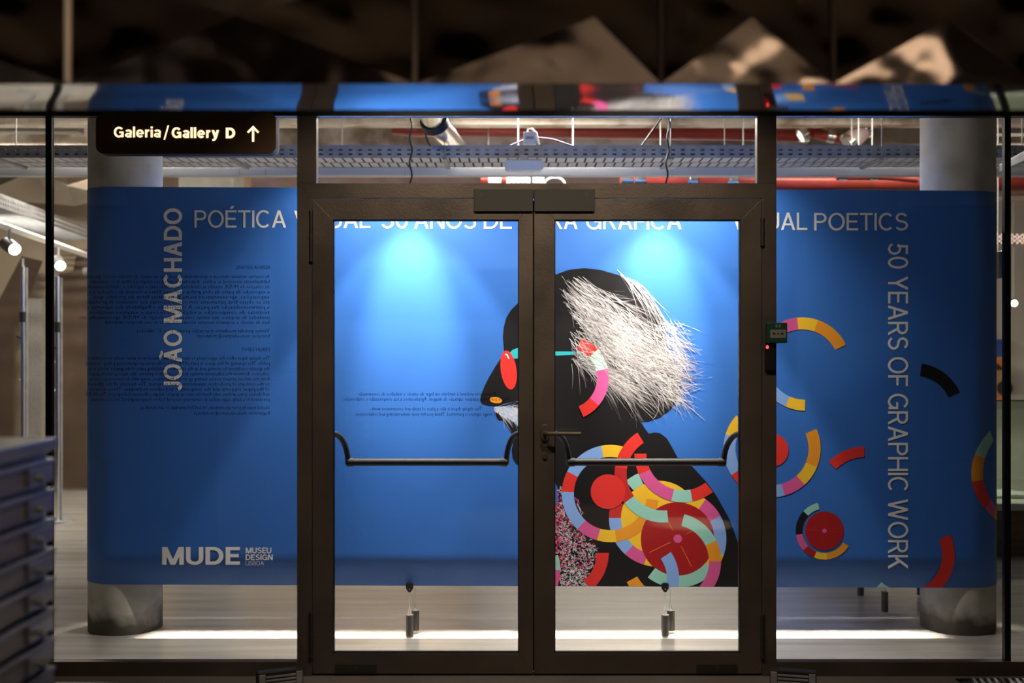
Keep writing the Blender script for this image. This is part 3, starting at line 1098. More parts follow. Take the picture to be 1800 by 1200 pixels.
# ------------------------------------------------------------------ hanging weights
def weight(x, y, ztop, zbot, zclip, label, clip=True, tilt=0.0):
    t = thing('hanging_weight', label, 'weight', (x, y, zbot), 'cylinder weights hung under the banner')
    r = 0.0195
    o = G().tube([(x + tilt, y, zbot), (x + tilt, y, ztop)], r, 20).obj('cylinder', M['weight'], t, smooth=True)
    G().tube([(x, y, zclip), (x, y, ztop + (zclip - ztop) * 0.35), (x + tilt - 0.008, y, ztop)], 0.0012, 6).obj('cord', M['wire'], t)
    G().tube([(x, y, ztop + (zclip - ztop) * 0.35), (x + tilt + 0.008, y, ztop)], 0.0012, 6).obj('cord', M['wire'], t)
    if clip:
        cl = G().prism([(x - 0.019, zclip + 0.030), (x - 0.019, zclip + 0.008), (x - 0.006, zclip - 0.012), (x + 0.006, zclip - 0.012), (x + 0.019, zclip + 0.008), (x + 0.019, zclip + 0.030),
                        (x + 0.010, zclip + 0.036), (x - 0.010, zclip + 0.036)], y - 0.006, y + 0.001).obj('clip', M['clip'], t, bevel=0.001)
        G().cyl((x, y - 0.0075, zclip + 0.003), (x, y - 0.004, zclip + 0.003), 0.0045, 12).obj('rivet', M['chrome'], cl)
    return t


WY = BD - 0.008
for u, side in ((720, 'left'), (1169, 'right')):
    p = px(u, 1030, WY)
    weight(p.x, WY, Z(1080, WY), Z(1116.5, WY), Z(1036, WY), 'black clip and dark cylinder weight hanging in front, seen through the %s door' % side)
    y2 = BD + 0.065
    p = px(u + 9, 1030, y2)
    weight(p.x, y2, Z(1072, y2), Z(1107, y2), Z(1033, y2), 'dark cylinder weight just behind another one, seen through the %s door' % side, clip=False, tilt=0.004)
for x, y, lb in ((2.083, 6.36, 'slanting dark weight near the right column, lowest of the three there'), (2.07, 6.76, 'short visible dark weight under the banner, leftmost of the three near the right column'), (2.432, 6.78, 'dark weight half hidden against the edge of the right column')):
    weight(x, y, 0.122, 0.012, 0.262, lb, clip=False)

# ------------------------------------------------------------------ metal soffit and faceted fascia in front of the doors
FY = 2.478
FZ = CAM_Z + 452 / F * FY
FB = 2.72
SO = sroot('trim_3', (0, FY, FZ), 'polished steel canopy edge of faceted metal panels hanging before the doors')
g = G()
nx_, ny_ = 80, 12
x0, x1 = -2.6, 2.6
for j in range(ny_ + 1):
    for i in range(nx_ + 1):
        tx, ty = i / nx_, j / ny_
        x = x0 + (x1 - x0) * tx
        edge = math.sin(math.pi * ty)
        zz = FZ - 0.006 * (1 - (1 - ty) ** 2) + 0.0012 * edge * math.sin(x * 4.1 + 1.0) + 0.0006 * edge * math.sin(x * 9.3 + ty * 4)
        g.v.append((x, FY + (FB - FY) * ty, zz))
for j in range(ny_):
    for i in range(nx_):
        a = j * (nx_ + 1) + i
        g.f.append((a, a + nx_ + 1, a + nx_ + 2, a + 1))
        g.m.append(0)
g.obj('soffit_panel', M['soffitmetal'], SO, smooth=True)
G().box(-2.6, 2.6, FB, FB + 0.01, FZ - 0.006, 3.25).obj('back_panel', M['hallwall'], SO)


def facet_panel(u0, u1, ua, va, prot=0.075, yoff=0.0):
    """pyramid panel: four creased triangles with an apex towards the hall"""
    a0, a1 = X(u0, FY) , X(u1, FY)
    zb, zt = FZ + 0.001, FZ + 0.255
    y = FY + 0.002 + yoff
    ap = Vector((X(ua, FY), y - prot, CAM_Z + (600 - va) / F * FY))
    cs = [Vector((a0, y, zb)), Vector((a1, y, zb)), Vector((a1, y, zt)), Vector((a0, y, zt))]
    g = G()
    for k in range(4):
        p, q = cs[k], cs[(k + 1) % 4]
        N = 14
        idx = {}
        nrm = (q - p).cross(ap - p).normalized()
        for i in range(N + 1):
            for j in range(N + 1 - i):
                s, t = i / N, j / N
                pt = p * (1 - s - t) + q * s + ap * t
                e = min(s, t, 1 - s - t) * 3
                b = e * (0.0045 * math.sin(pt.x * 17 + k) * math.cos(pt.z * 26 + k * 2) + 0.002 * math.sin(pt.x * 37 + pt.z * 43))
                idx[i, j] = len(g.v)
                g.v.append(tuple(pt + nrm * b))
        for i in range(N):
            for j in range(N - i):
                g.f.append((idx[i, j], idx[i + 1, j], idx[i, j + 1]))
                g.m.append(0)
                if i + j < N - 1:
                    g.f.append((idx[i + 1, j], idx[i + 1, j + 1], idx[i, j + 1]))
                    g.m.append(0)
    o = g.obj('metal_panel', M['panelmetal'], SO)
    me = o.data
    me.polygons.foreach_set('use_smooth', [True] * len(me.polygons))
    me.set_sharp_from_angle(angle=math.radians(14))
    return o


facet_panel(-492, 118, -187, 47)
facet_panel(118, 730, 430, 45)
facet_panel(730, 1162, 1040, 47)
facet_panel(1162, 1465, 1310, 48)
facet_panel(1465, 1825, 1645, 52)
facet_panel(1825, 2260, 2040, 50)
g = G()
for u, hw in ((118, 4), (730, 4), (1162, 3), (1465, 3), (1825, 3)):
    G().box(X(u - hw, FY), X(u + hw, FY), FY - 0.008, FY + 0.01, FZ + 0.001, FZ + 0.255).obj('seam_rib', M['seam'], SO, bevel=0.002)
G().box(-2.6, 2.6, FY + 0.0, FY + 0.03, FZ + 0.258, 3.25).obj('fascia', M['hallwall'], SO)

# ------------------------------------------------------------------ lit direction sign
SY = 5.02
sg = thing('direction_sign', 'dark brown hanging light box sign with glowing gallery lettering and arrow', 'sign', (X(327, SY), SY, Z(270, SY)))


def rrect(xa, xb, za, zb, r, n=8):
    p = []
    for cx, cz, a in ((xb - r, za + r, -90), (xb - r, zb - r, 0), (xa + r, zb - r, 90), (xa + r, za + r, 180)):
        for i in range(n + 1):
            t = math.radians(a + 90 * i / n)
            p.append((cx + r * math.cos(t), cz + r * math.sin(t)))
    return p


G().prism(rrect(X(168, SY), X(485, SY), Z(270, SY), Z(198, SY), 0.035), SY, SY + 0.075).obj('light_box', M['signbrown'], sg, bevel=0.002)
for u in (215, 440):
    G().cyl((X(u, SY), SY + 0.04, Z(198, SY)), (X(u, SY), SY + 0.04, 2.575), 0.006, 10).obj('hanger', M['black'], sg)
    G().box(X(u, SY) - 0.008, X(u, SY) + 0.008, SY + 0.03, DY, 2.56, 2.578).obj('hanger_arm', M['black'], sg)


def sign_text(s, w, u0, u1, vt, vb):
    P, W = text_polys(s, w, 0.085)
    g = G()
    for p in P:
        q = [(X(u0 + (u1 - u0) * a / W, SY), Z(vb + (vt - vb) * b, SY)) for a, b in p]
        ar = sum(q[i][0] * q[(i + 1) % len(q)][1] - q[(i + 1) % len(q)][0] * q[i][1] for i in range(len(q)))
        if ar < 0:
            q = q[::-1]
        g.poly([(a, SY - 0.0012 - 0.00004 * len(g.f) % 0.0012, b) for a, b in q])
    return g.obj('lettering', M['signglow'], sg)


sign_text('Galeria', 0.17, 200.5, 283, 223, 241.5)['label'] = 'glowing word Galeria'
sign_text('/', 0.15, 288, 297, 222, 242.5)
sign_text('Gallery', 0.19, 302, 385, 224, 242.5)['label'] = 'glowing word Gallery'
sign_text('D', 0.22, 397, 413.5, 224.5, 243)['label'] = 'glowing letter D'
g = G()
for q in strip([(445, 249), (445, 223)], 4) + strip([(435.5, 233), (445, 223.5), (454.5, 233)], 3.6):
    pp = [(X(a, SY), Z(b, SY)) for a, b in q]
    ar = sum(pp[i][0] * pp[(i + 1) % 4][1] - pp[(i + 1) % 4][0] * pp[i][1] for i in range(4))
    if ar < 0:
        pp = pp[::-1]
    g.poly([(a, SY - 0.0012, b) for a, b in pp])
g.obj('arrow', M['signglow'], sg)

# ------------------------------------------------------------------ exit button and card reader on the right jamb
eb = thing('exit_button', 'dark green emergency door release box on the right door jamb', 'button box', (X(1362), DY - 0.03, Z(603)))
G().box(X(1345), X(1380), DY - 0.045, DY - 0.001, Z(603), Z(567)).obj('case', M['green'], eb, bevel=0.004)
G().box(X(1350), X(1377.5), DY - 0.047, DY - 0.044, Z(594), Z(579.5)).obj('button_plate', M['greyinset'], eb, bevel=0.001)
g = G()
yy = DY - 0.0475
for c, s in ((1357.5, 1), (1369.5, -1)):
    g.poly([(X(c + 3 * s), yy, Z(586.3)), (X(c - 3 * s), yy, Z(584)), (X(c - 3 * s), yy, Z(588.6))][::(1 if s > 0 else -1)])
g.poly([(X(1363.6) + 0.004 * math.cos(a), yy, Z(586.3) + 0.004 * math.sin(a)) for a in [i * math.pi / 6 for i in range(12)]])
g.obj('arrow_marks', M['black'], eb)
g = G()
for u in (1361, 1366.5):
    g.box(X(u - 1.4), X(u + 1.4), DY - 0.0462, DY - 0.0445, Z(575.5), Z(570.5))
g.obj('indicator_window', M['greyinset'], eb)
cr = thing('card_reader', 'slim black card reader with red light below the green release box', 'card reader', (X(1352.5), DY - 0.02, Z(650.5)))
G().box(X(1344), X(1361), DY - 0.022, DY - 0.001, Z(650.5), Z(605.5)).obj('case', M['black'], cr, bevel=0.002)
G().prism(oval(X(1346.8), Z(609.8), 0.0062, 0.0075, 16), DY - 0.0245, DY - 0.021).obj('indicator_light', M['led'], cr)


# ------------------------------------------------------------------ door holder magnets and floor grate
def holder(u, v, rot, label):
    d = 5.02
    x = X(u, d)
    t = thing('door_holder', label, 'door magnet', (x, d, 0), 'floor door magnets')
    g0 = Vector((x, d, 0))

    def bx(a0, a1, b0, b1, c0, c1, name, m, par, bev=0.002):
        o = G().box(x + a0, x + a1, d + b0, d + b1, c0, c1).obj(name, m, par, bevel=bev)
        return o
    body = bx(-0.10, 0.10, -0.02, 0.03, 0.0, 0.072, 'housing', M['plate_grey'], t, 0.003)
    bx(-0.096, -0.068, -0.024, -0.019, 0.010, 0.064, 'end_plate', M['galv'], body)
    bx(0.068, 0.096, -0.024, -0.019, 0.010, 0.064, 'end_plate', M['galv'], body)
    bx(-0.066, 0.066, -0.0225, -0.019, 0.012, 0.062, 'magnet_face', M['black'], body, 0)
    for zz in (0.020, 0.036, 0.052):
        bx(-0.066, 0.066, -0.026, -0.020, zz - 0.0045, zz + 0.0045, 'pole_strip', M['galv'], body, 0.001)
    t.rotation_euler.z = rot
    return t


holder(492, 1180, math.radians(24), 'slotted steel door magnet on the floor beside the left door jamb')
holder(1394, 1182, math.radians(-14), 'slotted steel door magnet on the floor beside the right door jamb')
gr = thing('floor_grate', 'striped metal floor grating in front of the right glass panel', 'grate', (X(1760, 5.0), 5.03, 0))
G().box(X(1690, 5.05), X(1860, 5.05), 4.86, 5.12, 0.0, 0.004).obj('tray', M['black'], gr)
for i in range(14):
    xx = X(1694, 5.05) + i * 0.032
    G().hexa([(xx, 4.865, 0.004), (xx + 0.014, 4.865, 0.004), (xx + 0.074, 5.115, 0.004), (xx + 0.06, 5.115, 0.004),
              (xx, 4.865, 0.012), (xx + 0.014, 4.865, 0.012), (xx + 0.074, 5.115, 0.012), (xx + 0.06, 5.115, 0.012)]).obj('bar', M['galv'], gr)

# ------------------------------------------------------------------ plan chest in the left foreground
pcx, pcy0, pcy1, ptop = -1.12, 1.45, 2.80, 1.285
pc = thing('plan_chest', 'grey steel plan chest of shallow drawers in the left foreground', 'drawer cabinet', (pcx - 0.4, (pcy0 + pcy1) / 2, 0))
g = G().box(pcx - 0.85, pcx - 0.025, pcy0, pcy1, 0.06, ptop - 0.03)
g.obj('carcass', M['cabinet'], pc, bevel=0.003)
G().box(pcx - 0.86, pcx + 0.002, pcy0 - 0.002, pcy1 + 0.002, ptop - 0.03, ptop).obj('top', M['cabinet'], pc, bevel=0.004)
G().box(pcx - 0.83, pcx - 0.05, pcy0 + 0.02, pcy1 - 0.02, 0, 0.06).obj('plinth', M['cabinet_dark'], pc)
nd = 16
dh = (ptop - 0.045 - 0.075) / nd
for i in range(nd):
    z0 = 0.075 + i * dh
    dr = G().box(pcx - 0.03, pcx - 0.004, pcy0 + 0.012, pcy1 - 0.006, z0 + 0.012, z0 + dh - 0.004).obj('drawer', M['drawerface'], pc, bevel=0.002)
    G().box(pcx - 0.012, pcx + 0.0005, pcy0 + 0.012, pcy1 - 0.006, z0 + dh - 0.016, z0 + dh - 0.005).obj('drawer_lip', M['cabinet'], dr, bevel=0.002)
    G().box(pcx - 0.006, pcx + 0.004, pcy1 - 0.17, pcy1 - 0.03, z0 + 0.016, z0 + dh - 0.018).obj('label_holder', M['cabinet'], dr, bevel=0.002)
    G().tube([(pcx + 0.003, pcy1 - 0.12, z0 + dh * 0.42), (pcx + 0.018, pcy1 - 0.12, z0 + dh * 0.42)], 0.008, 12).obj('knob', M['galv'], dr, smooth=True)

# ------------------------------------------------------------------ overhead services in the gallery
TD = 7.5
tz = Z(277, TD)
tz1 = Z(255, TD)
tray = thing('cable_tray', 'long perforated steel cable tray crossing the gallery ceiling', 'cable tray', (0, TD, tz))
pitch = 0.0645
tx0, tx1 = -4.6, 4.6
ncell = int((tx1 - tx0) / pitch)
hgt = tz1 - tz
for yy, nm in ((TD, 'side_rail'), (TD + 0.42, 'side_rail')):
    g = G()
    for a, b in ((0, 0.22), (0.34, 0.56), (0.68, 1.0)):
        g.box(tx0, tx1, yy, yy + 0.003, tz + hgt * a, tz + hgt * b)
    for a, b in ((0.22, 0.34), (0.56, 0.68)):
        for i in range(ncell):
            g.box(tx0 + i * pitch, tx0 + i * pitch + pitch * 0.58, yy, yy + 0.003, tz + hgt * a, tz + hgt * b)
    g.box(tx0, tx1, yy + (0.003 if yy == TD else -0.012), yy + (0.018 if yy == TD else 0.0), tz, tz + 0.003)
    g.obj(nm, M['galv'], tray)
G().box(tx0, tx1, TD + 0.205, TD + 0.225, tz + 0.001, tz + 0.006).obj('centre_rib', M['galv'], tray)
for i_, (cy_, cr_) in enumerate(((0.05, 0.034), (0.10, 0.022), (0.15, 0.028), (0.21, 0.030), (0.265, 0.024), (0.32, 0.030), (0.38, 0.034))):
    G().tube([(tx0, TD + cy_, tz + 0.008 + cr_), (0, TD + cy_ + 0.004, tz + 0.008 + cr_), (tx1, TD + cy_, tz + 0.008 + cr_)], cr_, 10).obj('laid_cable', M['cable'], tray, smooth=True)
pm = None
vis0, vis1 = -4.6, 4.6
for row in (0, 1):
    for i in range(ncell):
        xx = tx0 + i * pitch + (0.02 if row else 0)
        ya = TD + 0.022 + row * 0.205
        if pm is None:
            pm = G().box(xx, xx + pitch * 0.80, ya, ya + 0.17, tz, tz + 0.003).obj('bottom_plate', M['galv_lit'], tray)
            p0 = Vector((xx, ya, 0))
        else:
            o = pm.copy()
            C.objects.link(o)
            o.parent = tray
            o.location = (xx - p0.x, ya - p0.y, 0)
for xx in (-3.4, -1.86, -0.46, 1.03, 2.42):
    G().box(xx, xx + 0.03, TD - 0.006, TD + 0.43, tz - 0.012, tz - 0.001).obj('cross_bracket', M['galv'], tray)
    G().cyl((xx + 0.015, TD - 0.010, tz - 0.01), (xx + 0.015, TD - 0.010, 3.4), 0.004, 8).obj('hanger_rod', M['galv'], tray)

KD = 7.98
tk = thing('cable_trunking', 'flat grey trunking running behind the perforated cable tray', 'trunking', (0, KD, Z(308, KD)))
xs = [-4.6, X(421, KD), X(467, KD), X(711, KD), X(938, KD), X(1182, KD), 4.6]
for a, b in zip(xs[:-1], xs[1:]):
    G().box(a + 0.0015, b - 0.0015, KD, KD + 0.10, Z(308, KD), Z(294.5, KD)).obj('cover', M['galvpaint'], tk, bevel=0.001)
for xx in (-3.5, -1.2, 1.5, 3.6):
    G().cyl((xx, KD + 0.05, Z(296, KD)), (xx, KD + 0.05, 3.4), 0.004, 8).obj('hanger_rod', M['galv'], tk)


def pipe(name, label, pts, r, couplings=(), m='redpipe', group='red sprinkler pipes', cw=0.045, cap_m='chrome'):
    pts = [Vector(p) for p in pts]
    t = thing(name, label, 'pipe', tuple(pts[0]), group)
    # rounded bends
    P = [pts[0]]
    for i in range(1, len(pts) - 1):
        a = (pts[i - 1] - pts[i]).normalized() * min(r * 1.6, (pts[i - 1] - pts[i]).length / 2)
        b = (pts[i + 1] - pts[i]).normalized() * min(r * 1.6, (pts[i + 1] - pts[i]).length / 2)
        for k in range(6):
            s = k / 5
            P.append((pts[i] + a) * (1 - s) ** 2 + pts[i] * 2 * s * (1 - s) + (pts[i] + b) * s ** 2)
    P.append(pts[-1])
    G().tube(P, r, 20).obj('pipe_run', M[m], t, smooth=True)
    if group == 'red sprinkler pipes':
        c = pts[0] + (pts[1] - pts[0]) * 0.3
        G().cyl(tuple(c), (c.x, c.y, 3.4), 0.005, 8).obj('hanger', M['galv'], t)
    for seg, f in couplings:
        a, b = pts[seg], pts[seg + 1]
        d = (b - a).normalized()
        c = a + (b - a) * f
        G().tube([c - d * cw, c - d * cw * .55, c - d * cw * .5, c + d * cw * .5, c + d * cw * .55, c + d * cw], [r * 1.08, r * 1.08, r * 1.16, r * 1.16, r * 1.08, r * 1.08], 20).obj('pipe_coupling', M[cap_m], t, smooth=True)
    return t


PD = 9.2


def pp(u, v, d=PD):
    return tuple(px(u, v, d))


pipe('red_pipe', 'long dark red pipe running level above the cable tray', [pp(690, 225, 8.9), pp(735, 229, 8.9), pp(790, 229), pp(1415, 238)], 0.050, ((2, 0.995),))
pipe('red_pipe', 'bright red pipe right under the soffit edge at the upper right', [pp(940, 205, 9.0), pp(1518, 214, 9.0), pp(1530, 225, 9.0)], 0.034, ((0, 0.36), (0, 0.48), (0, 0.895)), cw=0.04)
pipe('red_pipe', 'short angled red elbow pipe joining the two upper right pipes', [pp(1408, 237, 9.0), pp(1425, 226, 9.0), pp(1450, 214, 9.0)], 0.055, ((0, 0.2), (1, 0.6)), cw=0.03)
pipe('red_pipe', 'sloping red pipe below the elbow at the upper right', [pp(1430, 234, 8.95), pp(1485, 245, 8.95)], 0.042, ((0, 0.55),), cw=0.03)
pipe('steel_pipe', 'thick pinkish pipe slanting up at the upper right', [pp(1490, 254, 8.8), pp(1522, 222, 8.8)], 0.075, ((0, 0.1), (0, 0.9)), m='pinkbeam', cw=0.02, cap_m='chrome')
pipe('red_pipe', 'thick red pipe just above the right part of the banner', [pp(1090, 316, 8.6), pp(1370, 321, 8.6), pp(1640, 322, 8.6), pp(1850, 322, 8.6)], 0.062, ((0, 0.04), (0, 0.12), (0, 0.45), (0, 0.7), (2, -0.06)), cw=0.04)
pipe('red_pipe', 'thin red pipe with clamps below the trunking at the right', [pp(1470, 311, 8.4), pp(1560, 311, 8.4), pp(1612, 316, 8.4)], 0.024, ((0, 0.12), (0, 0.72)), cw=0.03)
pipe('red_pipe', 'red pipe stub with flaking paint above the left door', [pp(845, 316, 8.9), pp(890, 316, 8.9)], 0.035, ((0, 0.55),), cw=0.05, cap_m='white')

dt = pipe('vent_pipe', 'shiny steel pipe with dark clamp sloping down from the soffit above the left door', [pp(752, 160, 6.3), pp(760, 210, 6.75), pp(812, 268, 9.0)], 0.068, (), m='chrome', group='steel pipes')
cl0 = px(762, 213, 6.78)
G().tube([cl0 + Vector((0, -0.012, 0.01)), cl0 + Vector((0.012, 0.03, -0.02))], 0.084, 24).obj('clamp_ring', M['black'], dt, smooth=True)
cl1 = px(783, 236, 7.75)
G().tube([cl1 + Vector((-0.004, -0.015, 0.006)), cl1 + Vector((0.006, 0.02, -0.008))], 0.075, 24).obj('joint_ring', M['white'], dt, smooth=True)


def cable(name, label, pts, r, m='cable', group='loose cables', cat='cable'):
    t = G().tube(pts, r, 8).obj(name, M[m], None, loc=pts[0], smooth=True)
    return tag(t, label, cat, group)


cable('power_cable', 'wavy black cable hanging down in front of the tray at the left', [px(722 + 2.2 * math.sin(i * 0.9), 80 + i * 6.2, 7.3) for i in range(41)], 0.006)
cable('power_cable', 'wavy black cable hanging down in front of the tray at the right', [px(1181 - i * 0.25 + 2.0 * math.sin(i * 0.9), 80 + i * 6.2, 7.3) for i in range(41)], 0.006)
cable('power_cable', 'short black cable curving below the vent pipe clamp', [px(747, 226, 7.2), px(748, 236, 7.25), px(751, 247, 7.3), px(756, 256, 7.35)], 0.006)
cable('power_cable', 'violet cable arching over the tray behind the junction box', [px(898, 256, 7.7), px(920, 246, 7.7), px(945, 242, 7.7), px(972, 245, 7.7), px(1004, 256, 7.7)], 0.006, 'violet')
cable('power_cable', 'straight thin black cable slanting up from the tray', [px(1128, 256, 7.7), px(1164, 206, 7.7)], 0.006)
for u, lb in ((911, 'behind the white junction box'), (1007, 'just right of the violet cable'), (1161, 'beside the right hanging black cable'), (1306, 'left of the right upper post'),
              (1509, 'crossing the thick slanting pipe'), (1533, 'rightmost, nearest the right column')):
    a_ = px(u, 256, 8.3)
    cable('hanger_rod', 'thin steel hanger rod ' + lb, [(a_.x, a_.y, 3.4), tuple(a_)], 0.005, 'galv', 'ceiling hanger rods', 'rod')

jb = thing('junction_box', 'small white junction box with looping cord above the tray', 'junction box', tuple(px(931, 255, 7.55)))
G().box(X(920, 7.55), X(942, 7.55), 7.50, 7.56, Z(255, 7.55), Z(234, 7.55)).obj('box', M['white'], jb, bevel=0.004)
G().box(X(924, 7.55), X(938, 7.55), 7.496, 7.501, Z(247, 7.55), Z(242, 7.55)).obj('cover_slot', M['galv'], jb)
G().tube([px(927, 234, 7.53), px(928, 226, 7.53), px(935, 226, 7.53), px(943, 234, 7.53), px(948, 254, 7.53)], 0.006, 8).obj('cord', M['white'], jb, smooth=True)
el = thing('emergency_light', 'oblong white emergency light under the cable tray', 'light', tuple(px(921, 301, 7.4)))
G().prism(rrect(X(887, 7.4), X(955, 7.4), Z(301, 7.4), Z(284, 7.4), 0.026), 7.34, 7.46).obj('diffuser', M['white'], el, bevel=0.008)
G().box(X(890, 7.4), X(952, 7.4), 7.36, 7.46, Z(284, 7.4), Z(281, 7.4)).obj('backplate', M['galvpaint'], el)
G().box(X(915, 7.4), X(927, 7.4), 7.40, 7.515, Z(281, 7.4), tz - 0.001).obj('bracket', M['galvpaint'], el)
pr = thing('ceiling_projector', 'white ventilation unit with slotted grille below the trunking', 'vent unit', tuple(px(930, 324, 8.3)))
G().box(X(890, 8.3), X(932, 8.3), 8.26, 8.5, Z(330, 8.3), Z(312, 8.3)).obj('body', M['galvpaint'], pr, bevel=0.01)
for i in range(4):
    G().box(X(897 + i * 8, 8.3), X(901 + i * 8, 8.3), 8.252, 8.262, Z(328, 8.3), Z(314, 8.3)).obj('slot', M['lampgrey'], pr)
G().box(X(936, 8.3), X(957, 8.3), 8.28, 8.5, Z(330, 8.3), Z(312, 8.3)).obj('side_box', M['galv'], pr, bevel=0.004)
G().tube([px(975 + 0, 324, 8.3) + Vector((0.075 * math.cos(a), 0, 0.05 * math.sin(a))) for a in [i * 0.35 for i in range(19)]], 0.008, 8).obj('coiled_cord', M['white'], pr, smooth=True)

# beams
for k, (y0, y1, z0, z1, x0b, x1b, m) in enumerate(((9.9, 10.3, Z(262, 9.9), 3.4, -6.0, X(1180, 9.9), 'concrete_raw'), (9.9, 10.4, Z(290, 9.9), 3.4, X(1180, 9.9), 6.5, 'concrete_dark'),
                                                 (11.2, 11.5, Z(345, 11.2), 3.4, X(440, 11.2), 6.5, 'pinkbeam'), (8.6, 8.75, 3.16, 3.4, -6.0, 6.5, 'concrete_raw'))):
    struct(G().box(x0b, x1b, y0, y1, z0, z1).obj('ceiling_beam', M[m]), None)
cn = tag(G().box(X(320, 9.6), X(415, 9.6), 9.5, 9.9, 0, 3.4).obj('square_pillar', M['column'], None, loc=(X(367, 9.6), 9.7, 0)), 'square concrete pillar showing above the left part of the banner', 'pillar')

# ------------------------------------------------------------------ left distance
t2 = thing('cable_tray', 'steel cable tray receding at the far left', 'cable tray', tuple(px(0, 360, 8.8)))
A, B = px(-40, 338, 8.5), px(170, 412, 12.0)
dr_ = (B - A).normalized()
sd = Vector((dr_.y, -dr_.x, 0)).normalized()
A.z = B.z = 2.58
for k, off in enumerate((0, 0.35)):
    o_ = sd * (-off)
    g = G()
    for a, b in ((0, 0.02), (0.045, 0.06), (0.085, 0.11)):
        p, q = A + o_, B + o_
        g.hexa([p + Vector((0, 0, a)), q + Vector((0, 0, a)), q + Vector((0.004, 0, a)), p + Vector((0.004, 0, a)),
                p + Vector((0, 0, b)), q + Vector((0, 0, b)), q + Vector((0.004, 0, b)), p + Vector((0.004, 0, b))])
    nseg = 60
    for i in range(nseg):
        p = A + o_ + (B - A) * (i / nseg)
        q = A + o_ + (B - A) * ((i + 0.5) / nseg)
        g.hexa([p, q, q + Vector((0.004, 0, 0)), p + Vector((0.004, 0, 0)), p + Vector((0, 0, 0.1)), q + Vector((0, 0, 0.1)), q + Vector((0.004, 0, 0.1)), p + Vector((0.004, 0, 0.1))])
    g.obj('side_rail', M['galv'], t2)
for i in range(26):
    p = A + (B - A) * (i / 26)
    q = p + dr_ * 0.05
    r_ = sd * (-0.35)
    G().hexa([p, q, q + r_, p + r_, p + Vector((0, 0, .01)), q + Vector((0, 0, .01)), q + r_ + Vector((0, 0, .01)), p + r_ + Vector((0, 0, .01))]).obj('rung', M['galv'], t2)

lt = thing('light_track', 'white ceiling light track receding at the far left', 'light track', tuple(px(0, 395, 8)))
A2, B2 = px(-40, 380, 7.4), px(175, 456, 11.3)
G().tube([A2, B2], 0.028, 4).obj('rail', M['white'], lt)


def spot(u, v, d, aim, label, lit=True, L=0.16, r=0.048, stem=0.10):
    c = px(u, v, d)
    t = thing('track_spotlight', label, 'spotlight', tuple(c), 'track spotlights')
    a = Vector(aim).normalized()
    G().tube([c - a * L, c - a * L * 0.98, c], [r * 0.9, r, r], 20).obj('lamp_body', M['lampgrey'], t, smooth=True)
    G().tube([c - a * 0.004, c + a * 0.002], r * 0.86, 20).obj('lens', M['lampdisc'] if lit else M['lampgrey'], t)
    m = c - a * L * 0.6
    if stem > 1:
        stem = stem - m.z
    G().tube([m, m + Vector((0, 0, stem))], 0.010 if stem < 0.5 else 0.004, 8).obj('stem', M['white'], t)
    return t


spot(26, 438, 7.95, (0.75, -0.75, -0.35), 'lit track spotlight at the far left edge', stem=2.308)
spot(106, 467, 9.45, (0.55, -0.9, -0.4), 'lit track spotlight just right of the left black post', stem=2.308)
spot(150, 478, 11.06, (-0.9, 0.2, -0.1), 'pale unlit track spotlight at the edge of the left column', lit=False)

fp = thing('steel_ceiling_panel', 'crumpled polished steel ceiling panels at the far left', 'ceiling panel', tuple(px(60, 330, 11.5)))
for tri in (((-60, 350), (-60, 295), (60, 300)), ((-60, 350), (60, 300), (95, 358)), ((60, 300), (120, 298), (118, 326)), ((60, 300), (118, 326), (95, 358)),
            ((120, 298), (220, 295), (118, 326)), ((118, 326), (220, 295), (200, 345)), ((118, 326), (200, 345), (132, 362)), ((118, 326), (132, 362), (95, 358))):
    d_of = {(60, 300): 11.0, (118, 326): 10.9, (95, 358): 11.7, (-60, 350): 11.6}
    P = [px(u, v, d_of.get((u, v), 11.5)) for u, v in tri]
    nn = (P[1] - P[0]).cross(P[2] - P[0]).normalized() * 0.006
    if nn.y < 0:
        nn = -nn
    g = G()
    g.poly(P).poly([p + nn for p in reversed(P)])
    for i in range(3):
        j = (i + 1) % 3
        g.poly([P[i], P[i] + nn, P[j] + nn, P[j]])
    g.obj('steel_facet', M['farmetal'], fp)

